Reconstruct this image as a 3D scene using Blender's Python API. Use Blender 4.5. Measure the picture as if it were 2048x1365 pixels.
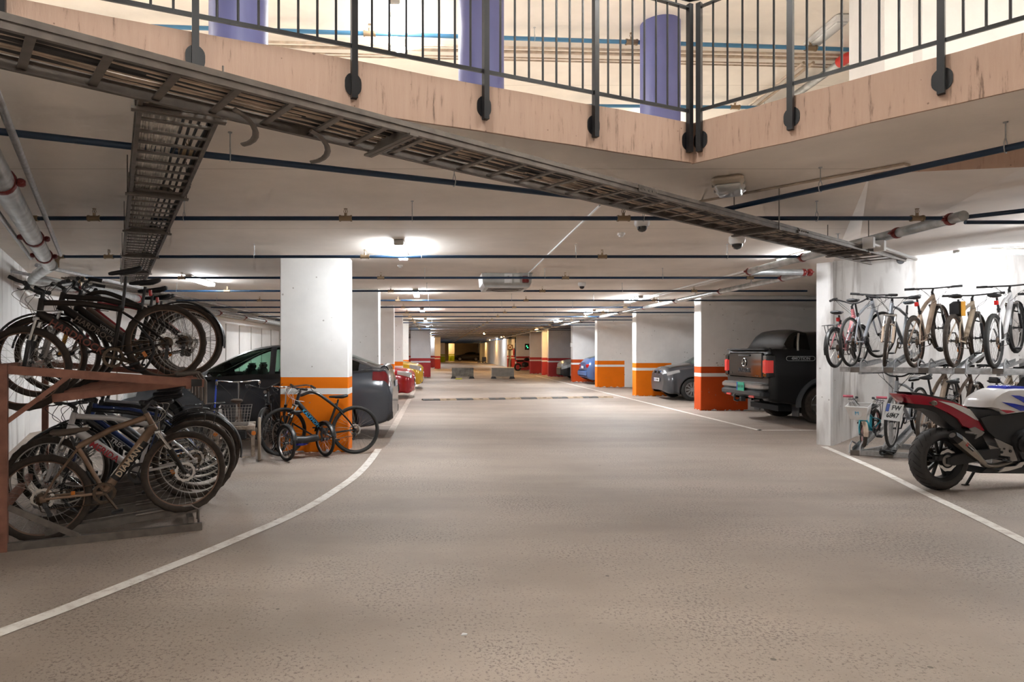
import bpy, math, random
from mathutils import Vector, Matrix, Euler
random.seed(7)
PI = math.pi
sc = bpy.context.scene
COL = sc.collection
for o in list(bpy.data.objects): bpy.data.objects.remove(o)

# ------------------------------------------------------------------ camera
FPX = 1280.0; VX = 873.0; VY = 704.0; EYE = 1.5
cam = bpy.data.cameras.new('camera'); cam.sensor_width = 36.0; cam.sensor_fit = 'HORIZONTAL'
cam.lens = 36.0 * FPX / 2048.0
cam.shift_x = (1024.0 - VX) / 2048.0
cam.shift_y = (VY - 682.5) / 2048.0
cam.clip_start = 0.05; cam.clip_end = 300
camo = bpy.data.objects.new('camera', cam); COL.objects.link(camo)
camo.location = (0, 0, EYE); camo.rotation_euler = (PI / 2, 0, 0)
sc.camera = camo
# ------------------------------------------------------------------ colour management, world
sc.view_settings.view_transform = 'Standard'; sc.view_settings.look = 'None'
sc.view_settings.gamma = 1.0; sc.view_settings.use_curve_mapping = False
sc.view_settings.exposure = 0.40
w = bpy.data.worlds.new('world'); sc.world = w; w.use_nodes = True
w.node_tree.nodes['Background'].inputs[0].default_value = (0.9, 0.85, 0.8, 1)
w.node_tree.nodes['Background'].inputs[1].default_value = 0.05
sc.cycles.use_adaptive_sampling = True; sc.cycles.adaptive_threshold = 0.1; sc.cycles.adaptive_min_samples = 16
sc.cycles.max_bounces = 8; sc.cycles.diffuse_bounces = 6; sc.cycles.glossy_bounces = 3
sc.cycles.transmission_bounces = 4; sc.cycles.caustics_reflective = False; sc.cycles.caustics_refractive = False
sc.cycles.sample_clamp_indirect = 10.0
LAMP = 122.0          # strength of the white tube lamps' diffusers
LAMP_UP = 130.0        # tubes on the upper storey
WARM = 120.0

# ------------------------------------------------------------------ places
def at(px, py, Y):
    return Vector(((px - VX) * Y / FPX, Y, EYE - (py - VY) * Y / FPX))
def flo(px, py, z=0.0):
    Y = (EYE - z) * FPX / (py - VY)
    return Vector(((px - VX) * Y / FPX, Y, z))
def hgt(px, py, z):
    Y = (z - EYE) * FPX / (VY - py)
    return Vector(((px - VX) * Y / FPX, Y, z))

# ------------------------------------------------------------------ materials
MATS = {}
def mat(name, col, rough=0.6, metal=0.0, var=0.0, scale=8.0, bump=0.0, emit=None, es=0.0, coat=0.0, alpha=1.0, trans=0.0, dirt=None, dirt_amt=0.5, dirt_scale=4.0, bscale=None, stretch=None):
    if name in MATS: return MATS[name]
    m = bpy.data.materials.new(name); m.use_nodes = True
    nt = m.node_tree; N = nt.nodes; L = nt.links
    b = N['Principled BSDF']
    b.inputs['Base Color'].default_value = (*col, 1)
    b.inputs['Roughness'].default_value = rough
    b.inputs['Metallic'].default_value = metal
    if coat: b.inputs['Coat Weight'].default_value = coat; b.inputs['Coat Roughness'].default_value = 0.05
    if trans: b.inputs['Transmission Weight'].default_value = trans
    if emit: b.inputs['Emission Color'].default_value = (*emit, 1); b.inputs['Emission Strength'].default_value = es
    tc = None
    def coord(sv):
        nonlocal tc
        if tc is None: tc = N.new('ShaderNodeTexCoord')
        mp = N.new('ShaderNodeMapping'); mp.inputs['Scale'].default_value = sv
        L.new(tc.outputs['Object'], mp.inputs[0]); return mp.outputs[0]
    st = stretch or (1, 1, 1)
    cur = None
    if var > 0:
        n = N.new('ShaderNodeTexNoise'); n.inputs['Scale'].default_value = scale; n.inputs['Detail'].default_value = 6
        L.new(coord(st), n.inputs[0])
        mr = N.new('ShaderNodeMapRange'); mr.inputs[1].default_value = 0.3; mr.inputs[2].default_value = 0.7
        mr.inputs[3].default_value = 1 - var; mr.inputs[4].default_value = 1 + var * 0.5
        L.new(n.outputs[0], mr.inputs[0])
        mx = N.new('ShaderNodeMix'); mx.data_type = 'RGBA'; mx.blend_type = 'MULTIPLY'; mx.inputs[0].default_value = 1
        mx.inputs[6].default_value = (*col, 1); L.new(mr.outputs[0], mx.inputs[7])
        cur = mx.outputs[2]
    if dirt:
        n = N.new('ShaderNodeTexNoise'); n.inputs['Scale'].default_value = dirt_scale; n.inputs['Detail'].default_value = 8; n.inputs['Roughness'].default_value = 0.7
        L.new(coord(st), n.inputs[0])
        mr = N.new('ShaderNodeMapRange'); mr.inputs[1].default_value = 0.62 - dirt_amt * 0.4; mr.inputs[2].default_value = 0.82 - dirt_amt * 0.3
        L.new(n.outputs[0], mr.inputs[0])
        mx = N.new('ShaderNodeMix'); mx.data_type = 'RGBA'
        L.new(mr.outputs[0], mx.inputs[0])
        if cur: L.new(cur, mx.inputs[6])
        else: mx.inputs[6].default_value = (*col, 1)
        mx.inputs[7].default_value = (*dirt, 1)
        cur = mx.outputs[2]
    if cur: L.new(cur, b.inputs['Base Color'])
    if bump:
        n = N.new('ShaderNodeTexNoise'); n.inputs['Scale'].default_value = bscale or scale * 4; n.inputs['Detail'].default_value = 5
        L.new(coord(st), n.inputs[0])
        bp = N.new('ShaderNodeBump'); bp.inputs['Strength'].default_value = bump; bp.inputs['Distance'].default_value = 0.01
        L.new(n.outputs[0], bp.inputs['Height']); L.new(bp.outputs[0], b.inputs['Normal'])
    MATS[name] = m
    return m

def math_node(nt, op, a, b=None, c=None):
    n = nt.nodes.new('ShaderNodeMath'); n.operation = op
    for i, v in enumerate((a, b, c)):
        if v is None: continue
        if isinstance(v, (int, float)): n.inputs[i].default_value = v
        else: nt.links.new(v, n.inputs[i])
    return n.outputs[0]

def concrete(name, base, band=None, xlim=None, spots=True, dirt=(0.25, 0.21, 0.18), seam=None, dirtfoot=0.0):
    """painted concrete; band = colour of the painted stripe zone from the floor to 1.12 m with a white stripe in it"""
    if name in MATS: return MATS[name]
    m = bpy.data.materials.new(name); m.use_nodes = True
    nt = m.node_tree; N = nt.nodes; L = nt.links; b = N['Principled BSDF']
    b.inputs['Roughness'].default_value = 0.75; b.inputs['Specular IOR Level'].default_value = 0.2
    g = N.new('ShaderNodeNewGeometry'); sx = N.new('ShaderNodeSeparateXYZ'); L.new(g.outputs['Position'], sx.inputs[0])
    X, Y, Z = sx.outputs
    n = N.new('ShaderNodeTexNoise'); n.inputs['Scale'].default_value = 1.3; n.inputs['Detail'].default_value = 8; n.inputs['Roughness'].default_value = 0.65
    L.new(g.outputs['Position'], n.inputs[0])
    mr = N.new('ShaderNodeMapRange'); mr.inputs[1].default_value = 0.3; mr.inputs[2].default_value = 0.7; mr.inputs[3].default_value = 0.90; mr.inputs[4].default_value = 1.04
    L.new(n.outputs[0], mr.inputs[0])
    cur = None
    rgb = N.new('ShaderNodeRGB'); rgb.outputs[0].default_value = (*base, 1); cur = rgb.outputs[0]
    def mixc(fac, col):
        nonlocal cur
        mx = N.new('ShaderNodeMix'); mx.data_type = 'RGBA'
        L.new(fac, mx.inputs[0]); L.new(cur, mx.inputs[6]); mx.inputs[7].default_value = (*col, 1); cur = mx.outputs[2]
    if band:
        nb = N.new('ShaderNodeTexNoise'); nb.inputs['Scale'].default_value = 7
        L.new(g.outputs['Position'], nb.inputs[0])
        lowe = math_node(nt, 'GREATER_THAN', Z, math_node(nt, 'MULTIPLY', math_node(nt, 'SUBTRACT', nb.outputs[0], 0.42), 0.16))
        f = math_node(nt, 'MULTIPLY', math_node(nt, 'LESS_THAN', Z, 1.12), lowe)
        inner = math_node(nt, 'MULTIPLY', math_node(nt, 'GREATER_THAN', Z, 0.865), math_node(nt, 'LESS_THAN', Z, 0.955))
        f = math_node(nt, 'MULTIPLY', f, math_node(nt, 'SUBTRACT', 1.0, inner))
        if xlim is not None: f = math_node(nt, 'MULTIPLY', f, math_node(nt, 'LESS_THAN', X, xlim))
        mixc(f, band)
    if spots:
        v = N.new('ShaderNodeTexVoronoi'); v.inputs['Scale'].default_value = 7.5; v.inputs['Randomness'].default_value = 1
        L.new(g.outputs['Position'], v.inputs[0])
        n2 = N.new('ShaderNodeTexNoise'); n2.inputs['Scale'].default_value = 2.3; L.new(g.outputs['Position'], n2.inputs[0])
        thr = math_node(nt, 'MULTIPLY', math_node(nt, 'SUBTRACT', n2.outputs[0], 0.42), 0.55)
        f = math_node(nt, 'MULTIPLY', math_node(nt, 'LESS_THAN', v.outputs['Distance'], thr), 0.6)
        mixc(f, dirt)
    if dirtfoot:
        n3 = N.new('ShaderNodeTexNoise'); n3.inputs['Scale'].default_value = 1.0; n3.inputs['Detail'].default_value = 7
        mp = N.new('ShaderNodeMapping'); mp.inputs['Scale'].default_value = (3.5, 3.5, 0.8)
        L.new(g.outputs['Position'], mp.inputs[0]); L.new(mp.outputs[0], n3.inputs[0])
        f = N.new('ShaderNodeMapRange'); f.inputs[1].default_value = 0.52; f.inputs[2].default_value = 0.72; f.inputs[4].default_value = dirtfoot
        L.new(n3.outputs[0], f.inputs[0]); mixc(f.outputs[0], dirt)
    if seam:   # thin casting joints: every `seam` metres across the axis
        fy = math_node(nt, 'LESS_THAN', math_node(nt, 'ABSOLUTE', math_node(nt, 'SUBTRACT', math_node(nt, 'FRACT', math_node(nt, 'DIVIDE', math_node(nt, 'ADD', Y, 1.05), seam)), 0.5)), 0.0022)
        mixc(math_node(nt, 'MULTIPLY', fy, 0.5), dirt)
    mx = N.new('ShaderNodeMix'); mx.data_type = 'RGBA'; mx.blend_type = 'MULTIPLY'; mx.inputs[0].default_value = 1
    L.new(cur, mx.inputs[6]); L.new(mr.outputs[0], mx.inputs[7]); L.new(mx.outputs[2], b.inputs['Base Color'])
    nb2 = N.new('ShaderNodeTexNoise'); nb2.inputs['Scale'].default_value = 14; nb2.inputs['Detail'].default_value = 5
    L.new(g.outputs['Position'], nb2.inputs[0])
    bp = N.new('ShaderNodeBump'); bp.inputs['Strength'].default_value = 0.12; bp.inputs['Distance'].default_value = 0.01
    L.new(nb2.outputs[0], bp.inputs['Height']); L.new(bp.outputs[0], b.inputs['Normal'])
    MATS[name] = m; return m

WHITE = (0.86, 0.85, 0.835)
ORANGE = (0.86, 0.20, 0.005)
REDOR = (0.55, 0.075, 0.012)
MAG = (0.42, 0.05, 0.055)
GREEN = (0.33, 0.42, 0.01)
m_col_or = concrete('painted_concrete_orange', WHITE, ORANGE)
m_fin_or = concrete('fin_concrete_orange', WHITE, ORANGE, xlim=7.93)
m_fin_red = concrete('fin_concrete_dark_orange', WHITE, REDOR, xlim=7.93)
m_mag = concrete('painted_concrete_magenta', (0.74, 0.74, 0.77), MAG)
m_grn = concrete('painted_concrete_green', WHITE, GREEN)
m_white = concrete('white_wall_paint', WHITE, spots=False)
m_soiled = concrete('soiled_white_wall', WHITE, spots=True, dirtfoot=0.75)
m_ceil = concrete('ceiling_concrete', (0.92, 0.85, 0.78), spots=False, seam=2.42, dirt=(0.3, 0.25, 0.2))
m_ceil_up = concrete('upper_ceiling_concrete', (0.90, 0.84, 0.76), spots=False, seam=2.5, dirt=(0.4, 0.34, 0.28))
m_ceil_w = concrete('bay_ceiling_concrete', (0.84, 0.78, 0.73), spots=False, dirt=(0.4, 0.34, 0.28))

def fascia_mat():
    m = bpy.data.materials.new('raw_pink_concrete'); m.use_nodes = True
    nt = m.node_tree; N = nt.nodes; L = nt.links; b = N['Principled BSDF']; b.inputs['Roughness'].default_value = 0.85
    g = N.new('ShaderNodeNewGeometry')
    mp = N.new('ShaderNodeMapping'); mp.inputs['Scale'].default_value = (13, 13, 1.3); L.new(g.outputs['Position'], mp.inputs[0])
    n = N.new('ShaderNodeTexNoise'); n.inputs['Scale'].default_value = 2.2; n.inputs['Detail'].default_value = 9; n.inputs['Roughness'].default_value = 0.7
    L.new(mp.outputs[0], n.inputs[0])
    r = N.new('ShaderNodeValToRGB'); e = r.color_ramp.elements
    e[0].position = 0.32; e[0].color = (0.20, 0.13, 0.10, 1)
    e[1].position = 0.42; e[1].color = (0.50, 0.345, 0.265, 1)
    e.new(0.75).color = (0.55, 0.39, 0.31, 1)
    L.new(n.outputs[0], r.inputs[0])
    v = N.new('ShaderNodeTexVoronoi'); v.inputs['Scale'].default_value = 14; L.new(g.outputs['Position'], v.inputs[0])
    n2 = N.new('ShaderNodeTexNoise'); n2.inputs['Scale'].default_value = 3; L.new(g.outputs['Position'], n2.inputs[0])
    f = math_node(nt, 'LESS_THAN', v.outputs['Distance'], math_node(nt, 'MULTIPLY', math_node(nt, 'SUBTRACT', n2.outputs[0], 0.48), 0.7))
    mx = N.new('ShaderNodeMix'); mx.data_type = 'RGBA'; L.new(math_node(nt, 'MULTIPLY', f, 0.6), mx.inputs[0]); L.new(r.outputs[0], mx.inputs[6]); mx.inputs[7].default_value = (0.12, 0.07, 0.05, 1)
    L.new(mx.outputs[2], b.inputs['Base Color'])
    bp = N.new('ShaderNodeBump'); bp.inputs['Strength'].default_value = 0.35; bp.inputs['Distance'].default_value = 0.01
    L.new(n.outputs[0], bp.inputs['Height']); L.new(bp.outputs[0], b.inputs['Normal'])
    MATS['raw_pink_concrete'] = m; return m
m_fascia = fascia_mat()

def floor_mat():
    m = bpy.data.materials.new('worn_asphalt'); m.use_nodes = True
    nt = m.node_tree; N = nt.nodes; L = nt.links; b = N['Principled BSDF']
    g = N.new('ShaderNodeNewGeometry'); P = g.outputs['Position']
    def noise(s, d=6, rg=0.6, sc_=(1, 1, 1)):
        mp = N.new('ShaderNodeMapping'); mp.inputs['Scale'].default_value = sc_; L.new(P, mp.inputs[0])
        n = N.new('ShaderNodeTexNoise'); n.inputs['Scale'].default_value = s; n.inputs['Detail'].default_value = d; n.inputs['Roughness'].default_value = rg
        L.new(mp.outputs[0], n.inputs[0]); return n.outputs[0]
    big = noise(0.45, 5, 0.6)
    r = N.new('ShaderNodeValToRGB'); e = r.color_ramp.elements
    e[0].position = 0.32; e[0].color = (0.31, 0.25, 0.205, 1)
    e[1].position = 0.66; e[1].color = (0.46, 0.385, 0.325, 1)
    L.new(big, r.inputs[0])
    # worn aggregate speckle
    sp = noise(48, 5, 0.78, (1, 1, 1))
    thr = N.new('ShaderNodeMapRange'); thr.inputs[1].default_value = 0.35; thr.inputs[2].default_value = 0.65; thr.inputs[3].default_value = 0.37; thr.inputs[4].default_value = 0.475
    L.new(noise(0.9, 4, 0.6), thr.inputs[0])
    f = math_node(nt, 'LESS_THAN', sp, thr.outputs[0])
    mx = N.new('ShaderNodeMix'); mx.data_type = 'RGBA'; L.new(math_node(nt, 'MULTIPLY', f, 0.72), mx.inputs[0]); L.new(r.outputs[0], mx.inputs[6]); mx.inputs[7].default_value = (0.13, 0.10, 0.085, 1)
    sp2 = math_node(nt, 'GREATER_THAN', noise(60, 3, 0.7), 0.66)
    mx2 = N.new('ShaderNodeMix'); mx2.data_type = 'RGBA'; L.new(math_node(nt, 'MULTIPLY', sp2, 0.35), mx2.inputs[0]); L.new(mx.outputs[2], mx2.inputs[6]); mx2.inputs[7].default_value = (0.55, 0.48, 0.42, 1)
    # small dark stones and gum spots
    vo = N.new('ShaderNodeTexVoronoi'); vo.inputs['Scale'].default_value = 5.5; L.new(P, vo.inputs[0])
    pit = math_node(nt, 'LESS_THAN', vo.outputs['Distance'], math_node(nt, 'MULTIPLY', math_node(nt, 'SUBTRACT', noise(3.1, 2), 0.45), 0.35))
    mxp = N.new('ShaderNodeMix'); mxp.data_type = 'RGBA'; L.new(math_node(nt, 'MULTIPLY', pit, 0.7), mxp.inputs[0]); L.new(mx2.outputs[2], mxp.inputs[6]); mxp.inputs[7].default_value = (0.06, 0.05, 0.042, 1)
    mx2 = mxp
    # long soft tyre-swept bands
    band = N.new('ShaderNodeMapRange'); band.inputs[1].default_value = 0.35; band.inputs[2].default_value = 0.65; band.inputs[3].default_value = 0.88; band.inputs[4].default_value = 1.05
    L.new(noise(1.0, 3, 0.5, (0.35, 1.6, 1)), band.inputs[0])
    mx3 = N.new('ShaderNodeMix'); mx3.data_type = 'RGBA'; mx3.blend_type = 'MULTIPLY'; mx3.inputs[0].default_value = 1
    L.new(mx2.outputs[2], mx3.inputs[6]); L.new(band.outputs[0], mx3.inputs[7])
    L.new(mx3.outputs[2], b.inputs['Base Color'])
    b.inputs['Roughness'].default_value = 0.62
    bp = N.new('ShaderNodeBump'); bp.inputs['Strength'].default_value = 0.5; bp.inputs['Distance'].default_value = 0.006
    L.new(sp, bp.inputs['Height']); L.new(bp.outputs[0], b.inputs['Normal'])
    return m
m_floor = floor_mat()
m_line = mat('worn_white_road_paint', (0.84, 0.80, 0.74), 0.7, dirt=(0.50, 0.42, 0.36), dirt_amt=0.35, dirt_scale=9)
m_line_faint = mat('faded_road_paint', (0.66, 0.60, 0.53), 0.7, dirt=(0.45, 0.38, 0.32), dirt_amt=0.6, dirt_scale=7)

m_steel_blk = mat('black_powder_coated_steel', (0.012, 0.012, 0.014), 0.38, 0.2)
m_galv = mat('galvanised_steel', (0.50, 0.51, 0.52), 0.42, 0.75, var=0.25, scale=22)
m_galv_dirty = mat('dusty_galvanised_steel', (0.19, 0.165, 0.145), 0.5, 0.45, var=0.25, scale=14)
m_galv_pink = mat('dusty_reddish_steel', (0.32, 0.145, 0.10), 0.6, 0.25, var=0.3, scale=11)
m_pipe = mat('dark_blue_pipe_paint', (0.008, 0.028, 0.065), 0.30, 0.0)
m_pipe_up = mat('mid_blue_pipe_paint', (0.06, 0.20, 0.36), 0.4)
m_pipe_gal = mat('galvanised_pipe', (0.48, 0.50, 0.50), 0.34, 0.7, var=0.35, scale=9)
m_redc = mat('red_coupling_paint', (0.17, 0.016, 0.013), 0.45)
m_brass = mat('aged_brass', (0.30, 0.22, 0.14), 0.45, 0.7)
m_cable = mat('beige_cable_sheath', (0.50, 0.40, 0.31), 0.6, var=0.3, scale=12)
m_cable_d = mat('dark_cable_sheath', (0.03, 0.028, 0.028), 0.6)
m_blackp = mat('black_plastic', (0.014, 0.014, 0.015), 0.45)
m_whitep = mat('white_plastic', (0.75, 0.75, 0.75), 0.35)
m_bluecol = mat('violet_blue_paint', (0.115, 0.125, 0.30), 0.5, var=0.1, scale=2)
def lampmat(name, col, s): return mat(name, col, 0.5, emit=col, es=s)
m_lamp = lampmat('lit_white_diffuser', (0.93, 0.97, 1.0), LAMP)
m_lamp_up = lampmat('lit_upper_diffuser', (0.98, 0.97, 0.93), LAMP_UP)
m_lamp_warm = lampmat('lit_warm_diffuser', (1.0, 0.60, 0.22), WARM)
m_lamp_off = mat('unlit_diffuser', (0.72, 0.74, 0.74), 0.2, coat=0.5)
m_lamp_body = mat('grey_lamp_housing', (0.45, 0.43, 0.40), 0.5)

# ------------------------------------------------------------------ mesh accumulator
class M:
    def __init__(s): s.v = []; s.f = []
    def add(s, vs, fs, T=None):
        n = len(s.v)
        if T is not None: vs = [T @ Vector(p) for p in vs]
        s.v += [tuple(p) for p in vs]; s.f += [tuple(i + n for i in f) for f in fs]; return s
    def box(s, c, d, rz=0, T=None, bev=0):
        x, y, z = d[0] / 2, d[1] / 2, d[2] / 2
        R = Matrix.Translation(Vector(c)) @ Matrix.Rotation(rz, 4, 'Z')
        if T is not None: R = T @ R
        if bev <= 0:
            vs = [(-x, -y, -z), (x, -y, -z), (x, y, -z), (-x, y, -z), (-x, -y, z), (x, -y, z), (x, y, z), (-x, y, z)]
            fs = [(0, 3, 2, 1), (4, 5, 6, 7), (0, 1, 5, 4), (1, 2, 6, 5), (2, 3, 7, 6), (3, 0, 4, 7)]
            return s.add(vs, fs, R)
        b = min(bev, x * .95, y * .95, z * .95); vs = []; fs = []
        rings = [(-z, b), (-z + b, 0), (z - b, 0), (z, b)]
        for zz, i in rings:
            X, Y = x - i, y - i
            vs += [(-X + b, -Y, zz), (X - b, -Y, zz), (X, -Y + b, zz), (X, Y - b, zz), (X - b, Y, zz), (-X + b, Y, zz), (-X, Y - b, zz), (-X, -Y + b, zz)]
        for k in range(3):
            for i in range(8): j = (i + 1) % 8; fs.append((k * 8 + i, k * 8 + j, k * 8 + 8 + j, k * 8 + 8 + i))
        fs.append(tuple(reversed(range(8)))); fs.append(tuple(range(24, 32)))
        return s.add(vs, fs, R)
    def bar(s, a, b, w, h, up=(0, 0, 1)):
        """rectangular bar from a to b, w across, h along up"""
        a = Vector(a); b = Vector(b); d = (b - a); u = Vector(up)
        if abs(d.normalized().dot(u)) > .99: u = Vector((1, 0, 0))
        r = d.cross(u).normalized() * w / 2; u = r.cross(d).normalized() * h / 2
        vs = [a - r - u, a + r - u, a + r + u, a - r + u, b - r - u, b + r - u, b + r + u, b - r + u]
        return s.add(vs, [(0, 1, 2, 3), (7, 6, 5, 4), (0, 4, 5, 1), (1, 5, 6, 2), (2, 6, 7, 3), (3, 7, 4, 0)])
    def tube(s, pts, r, n=8, cap=True, closed=False, flat=1.0):
        P = [Vector(p) for p in pts]; k = len(P)
        rs = r if isinstance(r, (list, tuple)) else [r] * k
        vs = []; fs = []; prev = None
        for i in range(k):
            if closed: t = (P[(i + 1) % k] - P[i - 1])
            else: t = P[min(i + 1, k - 1)] - P[max(i - 1, 0)]
            t = t.normalized() if t.length > 1e-9 else Vector((0, 0, 1))
            if prev is None:
                a = Vector((0, 0, 1)) if abs(t.z) < .9 else Vector((0, 1, 0))
                x = t.cross(a).normalized()
            else:
                x = (prev - t * prev.dot(t)); x = x.normalized() if x.length > 1e-9 else prev
            prev = x; y = t.cross(x)
            for j in range(n):
                an = 2 * PI * j / n
                vs.append(P[i] + x * math.cos(an) * rs[i] + y * math.sin(an) * rs[i] * flat)
        for i in range(k if closed else k - 1):
            a = i * n; b = ((i + 1) % k) * n
            for j in range(n): q = (j + 1) % n; fs.append((a + j, a + q, b + q, b + j))
        if cap and not closed:
            fs.append(tuple(reversed(range(n)))); fs.append(tuple(range((k - 1) * n, k * n)))
        return s.add(vs, fs)
    def cyl(s, a, b, r, n=16, r2=None):
        return s.tube([a, b], [r, r if r2 is None else r2], n)
    def lathe(s, prof, n=24, T=None, closed=False):
        """prof: (radius, height) about local z"""
        k = len(prof); vs = []; fs = []
        for (r, z) in prof:
            for j in range(n): an = 2 * PI * j / n; vs.append((r * math.cos(an), r * math.sin(an), z))
        for i in range(k if closed else k - 1):
            a = i * n; b = ((i + 1) % k) * n
            for j in range(n): q = (j + 1) % n; fs.append((a + j, a + q, b + q, b + j))
        if not closed:
            if prof[0][0] > 1e-6: fs.append(tuple(reversed(range(n))))
            if prof[-1][0] > 1e-6: fs.append(tuple(range((k - 1) * n, k * n)))
        return s.add(vs, fs, T)
    def prism(s, out, a, b, T=None):
        """outline in (x,y), extruded z from a to b"""
        k = len(out)
        vs = [(p[0], p[1], a) for p in out] + [(p[0], p[1], b) for p in out]
        fs = [tuple(reversed(range(k))), tuple(range(k, 2 * k))] + [(i, (i + 1) % k, k + (i + 1) % k, k + i) for i in range(k)]
        return s.add(vs, fs, T)
    def side(s, out, y0, y1, T=None):
        """outline in (x,z), extruded along y"""
        k = len(out)
        vs = [(p[0], y0, p[1]) for p in out] + [(p[0], y1, p[1]) for p in out]
        fs = [tuple(range(k)), tuple(reversed(range(k, 2 * k)))] + [(i, k + i, k + (i + 1) % k, (i + 1) % k) for i in range(k)]
        return s.add(vs, fs, T)
    def mesh(s, name, m, smooth=True, angle=40):
        me = bpy.data.meshes.new(name); me.from_pydata(s.v, [], s.f); me.validate(); me.update()
        if m: me.materials.append(m)
        if smooth and len(me.polygons):
            me.polygons.foreach_set('use_smooth', [True] * len(me.polygons))
            try: me.set_sharp_from_angle(angle=math.radians(angle))
            except Exception: pass
        return me

def link(name, me, parent=None, mtx=None):
    o = bpy.data.objects.new(name, me); COL.objects.link(o)
    if parent: o.parent = parent
    if mtx is not None: o.matrix_basis = mtx
    return o
def obj(name, mm, m, parent=None, smooth=True, angle=40, mtx=None):
    return link(name, mm.mesh(name, m, smooth, angle), parent, mtx)
def tag(o, label, cat, group=None):
    o['label'] = label; o['category'] = cat
    if group: o['group'] = group
    return o
def thing(name, label, cat, loc=(0, 0, 0), rz=0, group=None, mtx=None):
    o = bpy.data.objects.new(name, None); COL.objects.link(o); o.empty_display_size = .1
    if mtx is not None: o.matrix_basis = mtx
    else: o.location = loc; o.rotation_euler = (0, 0, rz)
    return tag(o, label, cat, group)
def struct(name, mm, m, label=None, smooth=False):
    o = obj(name, mm, m, None, smooth); o['kind'] = 'structure'
    if label: o['label'] = label
    return o
_TXT = {}
def text_mesh(s, size, ext=0.001, bold=0.0, shear=0.0):
    k = (s, size, ext, bold, shear)
    if k in _TXT: return _TXT[k]
    cu = bpy.data.curves.new('lettering', 'FONT'); cu.body = s; cu.size = size; cu.extrude = ext; cu.offset = bold; cu.shear = shear
    cu.align_x = 'CENTER'; cu.align_y = 'CENTER'; cu.resolution_u = 2
    o = bpy.data.objects.new('lettering', cu); COL.objects.link(o)
    dg = bpy.context.evaluated_depsgraph_get(); dg.update()
    me = bpy.data.meshes.new_from_object(o.evaluated_get(dg)); me.name = 'lettering'
    bpy.data.objects.remove(o); bpy.data.curves.remove(cu)
    _TXT[k] = me; return me
def lettering(s, size, m, mtx, parent=None, name='lettering', ext=.001, bold=0.0, label=None, shear=0.0):
    me = text_mesh(s, size, ext, bold, shear).copy(); me.materials.clear(); me.materials.append(m)
    o = link(name, me, parent, mtx)
    if label: o['label'] = label
    return o
def frame3(org, x, y):
    """matrix whose local x,y run along the given directions"""
    x = Vector(x).normalized(); y = Vector(y); y = (y - x * y.dot(x)).normalized(); z = x.cross(y)
    mt = Matrix.Identity(4)
    for i in range(3): mt[i][0] = x[i]; mt[i][1] = y[i]; mt[i][2] = z[i]; mt[i][3] = org[i]
    return mt

# ================================================================== the setting
H = 2.93; HT = 3.213; HU = 5.75
mm = M(); mm.add([(-14, -6, 0), (16, -6, 0), (16, 116, 0), (-14, 116, 0)], [(0, 1, 2, 3)])
struct('floor', mm, m_floor)
# lower ceiling = underside of the gallery slab
out = [(-14, -1.99), (1.93, 4.83), (9.2, -3.16), (11.9, -3.16), (3.48, 5.14), (6.32, 10.2), (7.45, 11.6), (15, 11.6), (15, 112), (-14, 112)]
mm = M(); mm.prism(out, H, HT)
struct('ceiling', mm, m_ceil)
# raw concrete edge beams facing the void (skin 2 cm proud of the slab)
def edge(a, b, z0, z1, t, name, m):
    a = Vector((*a, 0)); b = Vector((*b, 0)); n = (b - a).normalized().cross(Vector((0, 0, 1))) * t
    mm = M(); N = 48; L_ = (b - a)
    vs = []; fs = []
    rnd = random.Random(3)
    for i in range(N + 1):   # slightly ragged lower and upper arris
        p = a + L_ * i / N; dz = rnd.uniform(-.004, .004); dz2 = rnd.uniform(-.005, .004)
        for q, z in ((p, z0 + dz), (p + n, z0 + dz), (p + n, z1 + dz2), (p, z1 + dz2)): vs.append((q.x, q.y, z))
    for i in range(N):
        for j in range(4): k = (j + 1) % 4; fs.append((i * 4 + j, i * 4 + k, i * 4 + 4 + k, i * 4 + 4 + j))
    fs.append((3, 2, 1, 0)); fs.append(tuple(N * 4 + j for j in range(4)))
    mm.add(vs, fs); return struct(name, mm, m)
edge((-14, -1.99), (1.93, 4.83), H - .012, HT + .004, .02, 'trim_1', m_fascia)
edge((1.93, 4.83), (9.2, -3.16), H - .012, HT + .004, .02, 'trim_2', m_fascia)
# drop where the ramp slab of the right bay begins, and its sloping underside
mm = M()
Q1 = (3.48, 5.14, 2.93); Q2 = (4.13, 4.50, 2.80); Q3 = (6.6, 2.07, 2.50); Q4 = (9, -.3, 2.5)
mm.add([Q1, Q2, Q3, Q4, (9, -.3, 3.2), (6.6, 2.07, 3.2), (4.13, 4.50, 3.2), (3.48, 5.14, 3.2)], [(0, 1, 6, 7), (1, 2, 5, 6), (2, 3, 4, 5)])
struct('trim_3', mm, m_fascia)
mm = M()
W1 = (7.45, 11.35, 3.15); W2 = (12.2, 11.35, 3.42); PR = (6.32, 10.2, 2.94); W3 = (12.2, 3, 3.3)
mm.add([Q1, Q2, Q3, Q4, W3, W2, W1, PR], [(0, 1, 6, 7), (1, 2, 5, 6), (2, 3, 4, 5)])
T_ = 3.6
mm.add([(p[0], p[1], T_) for p in (Q1, Q2, Q3, Q4, W3, W2, W1, PR)], [(7, 6, 1, 0), (6, 5, 2, 1), (5, 4, 3, 2)])
mm.add([Q1, PR, (PR[0], PR[1], T_), (Q1[0], Q1[1], T_)], [(0, 1, 2, 3)])
struct('ceiling_bay', mm, m_ceil_w)
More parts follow.
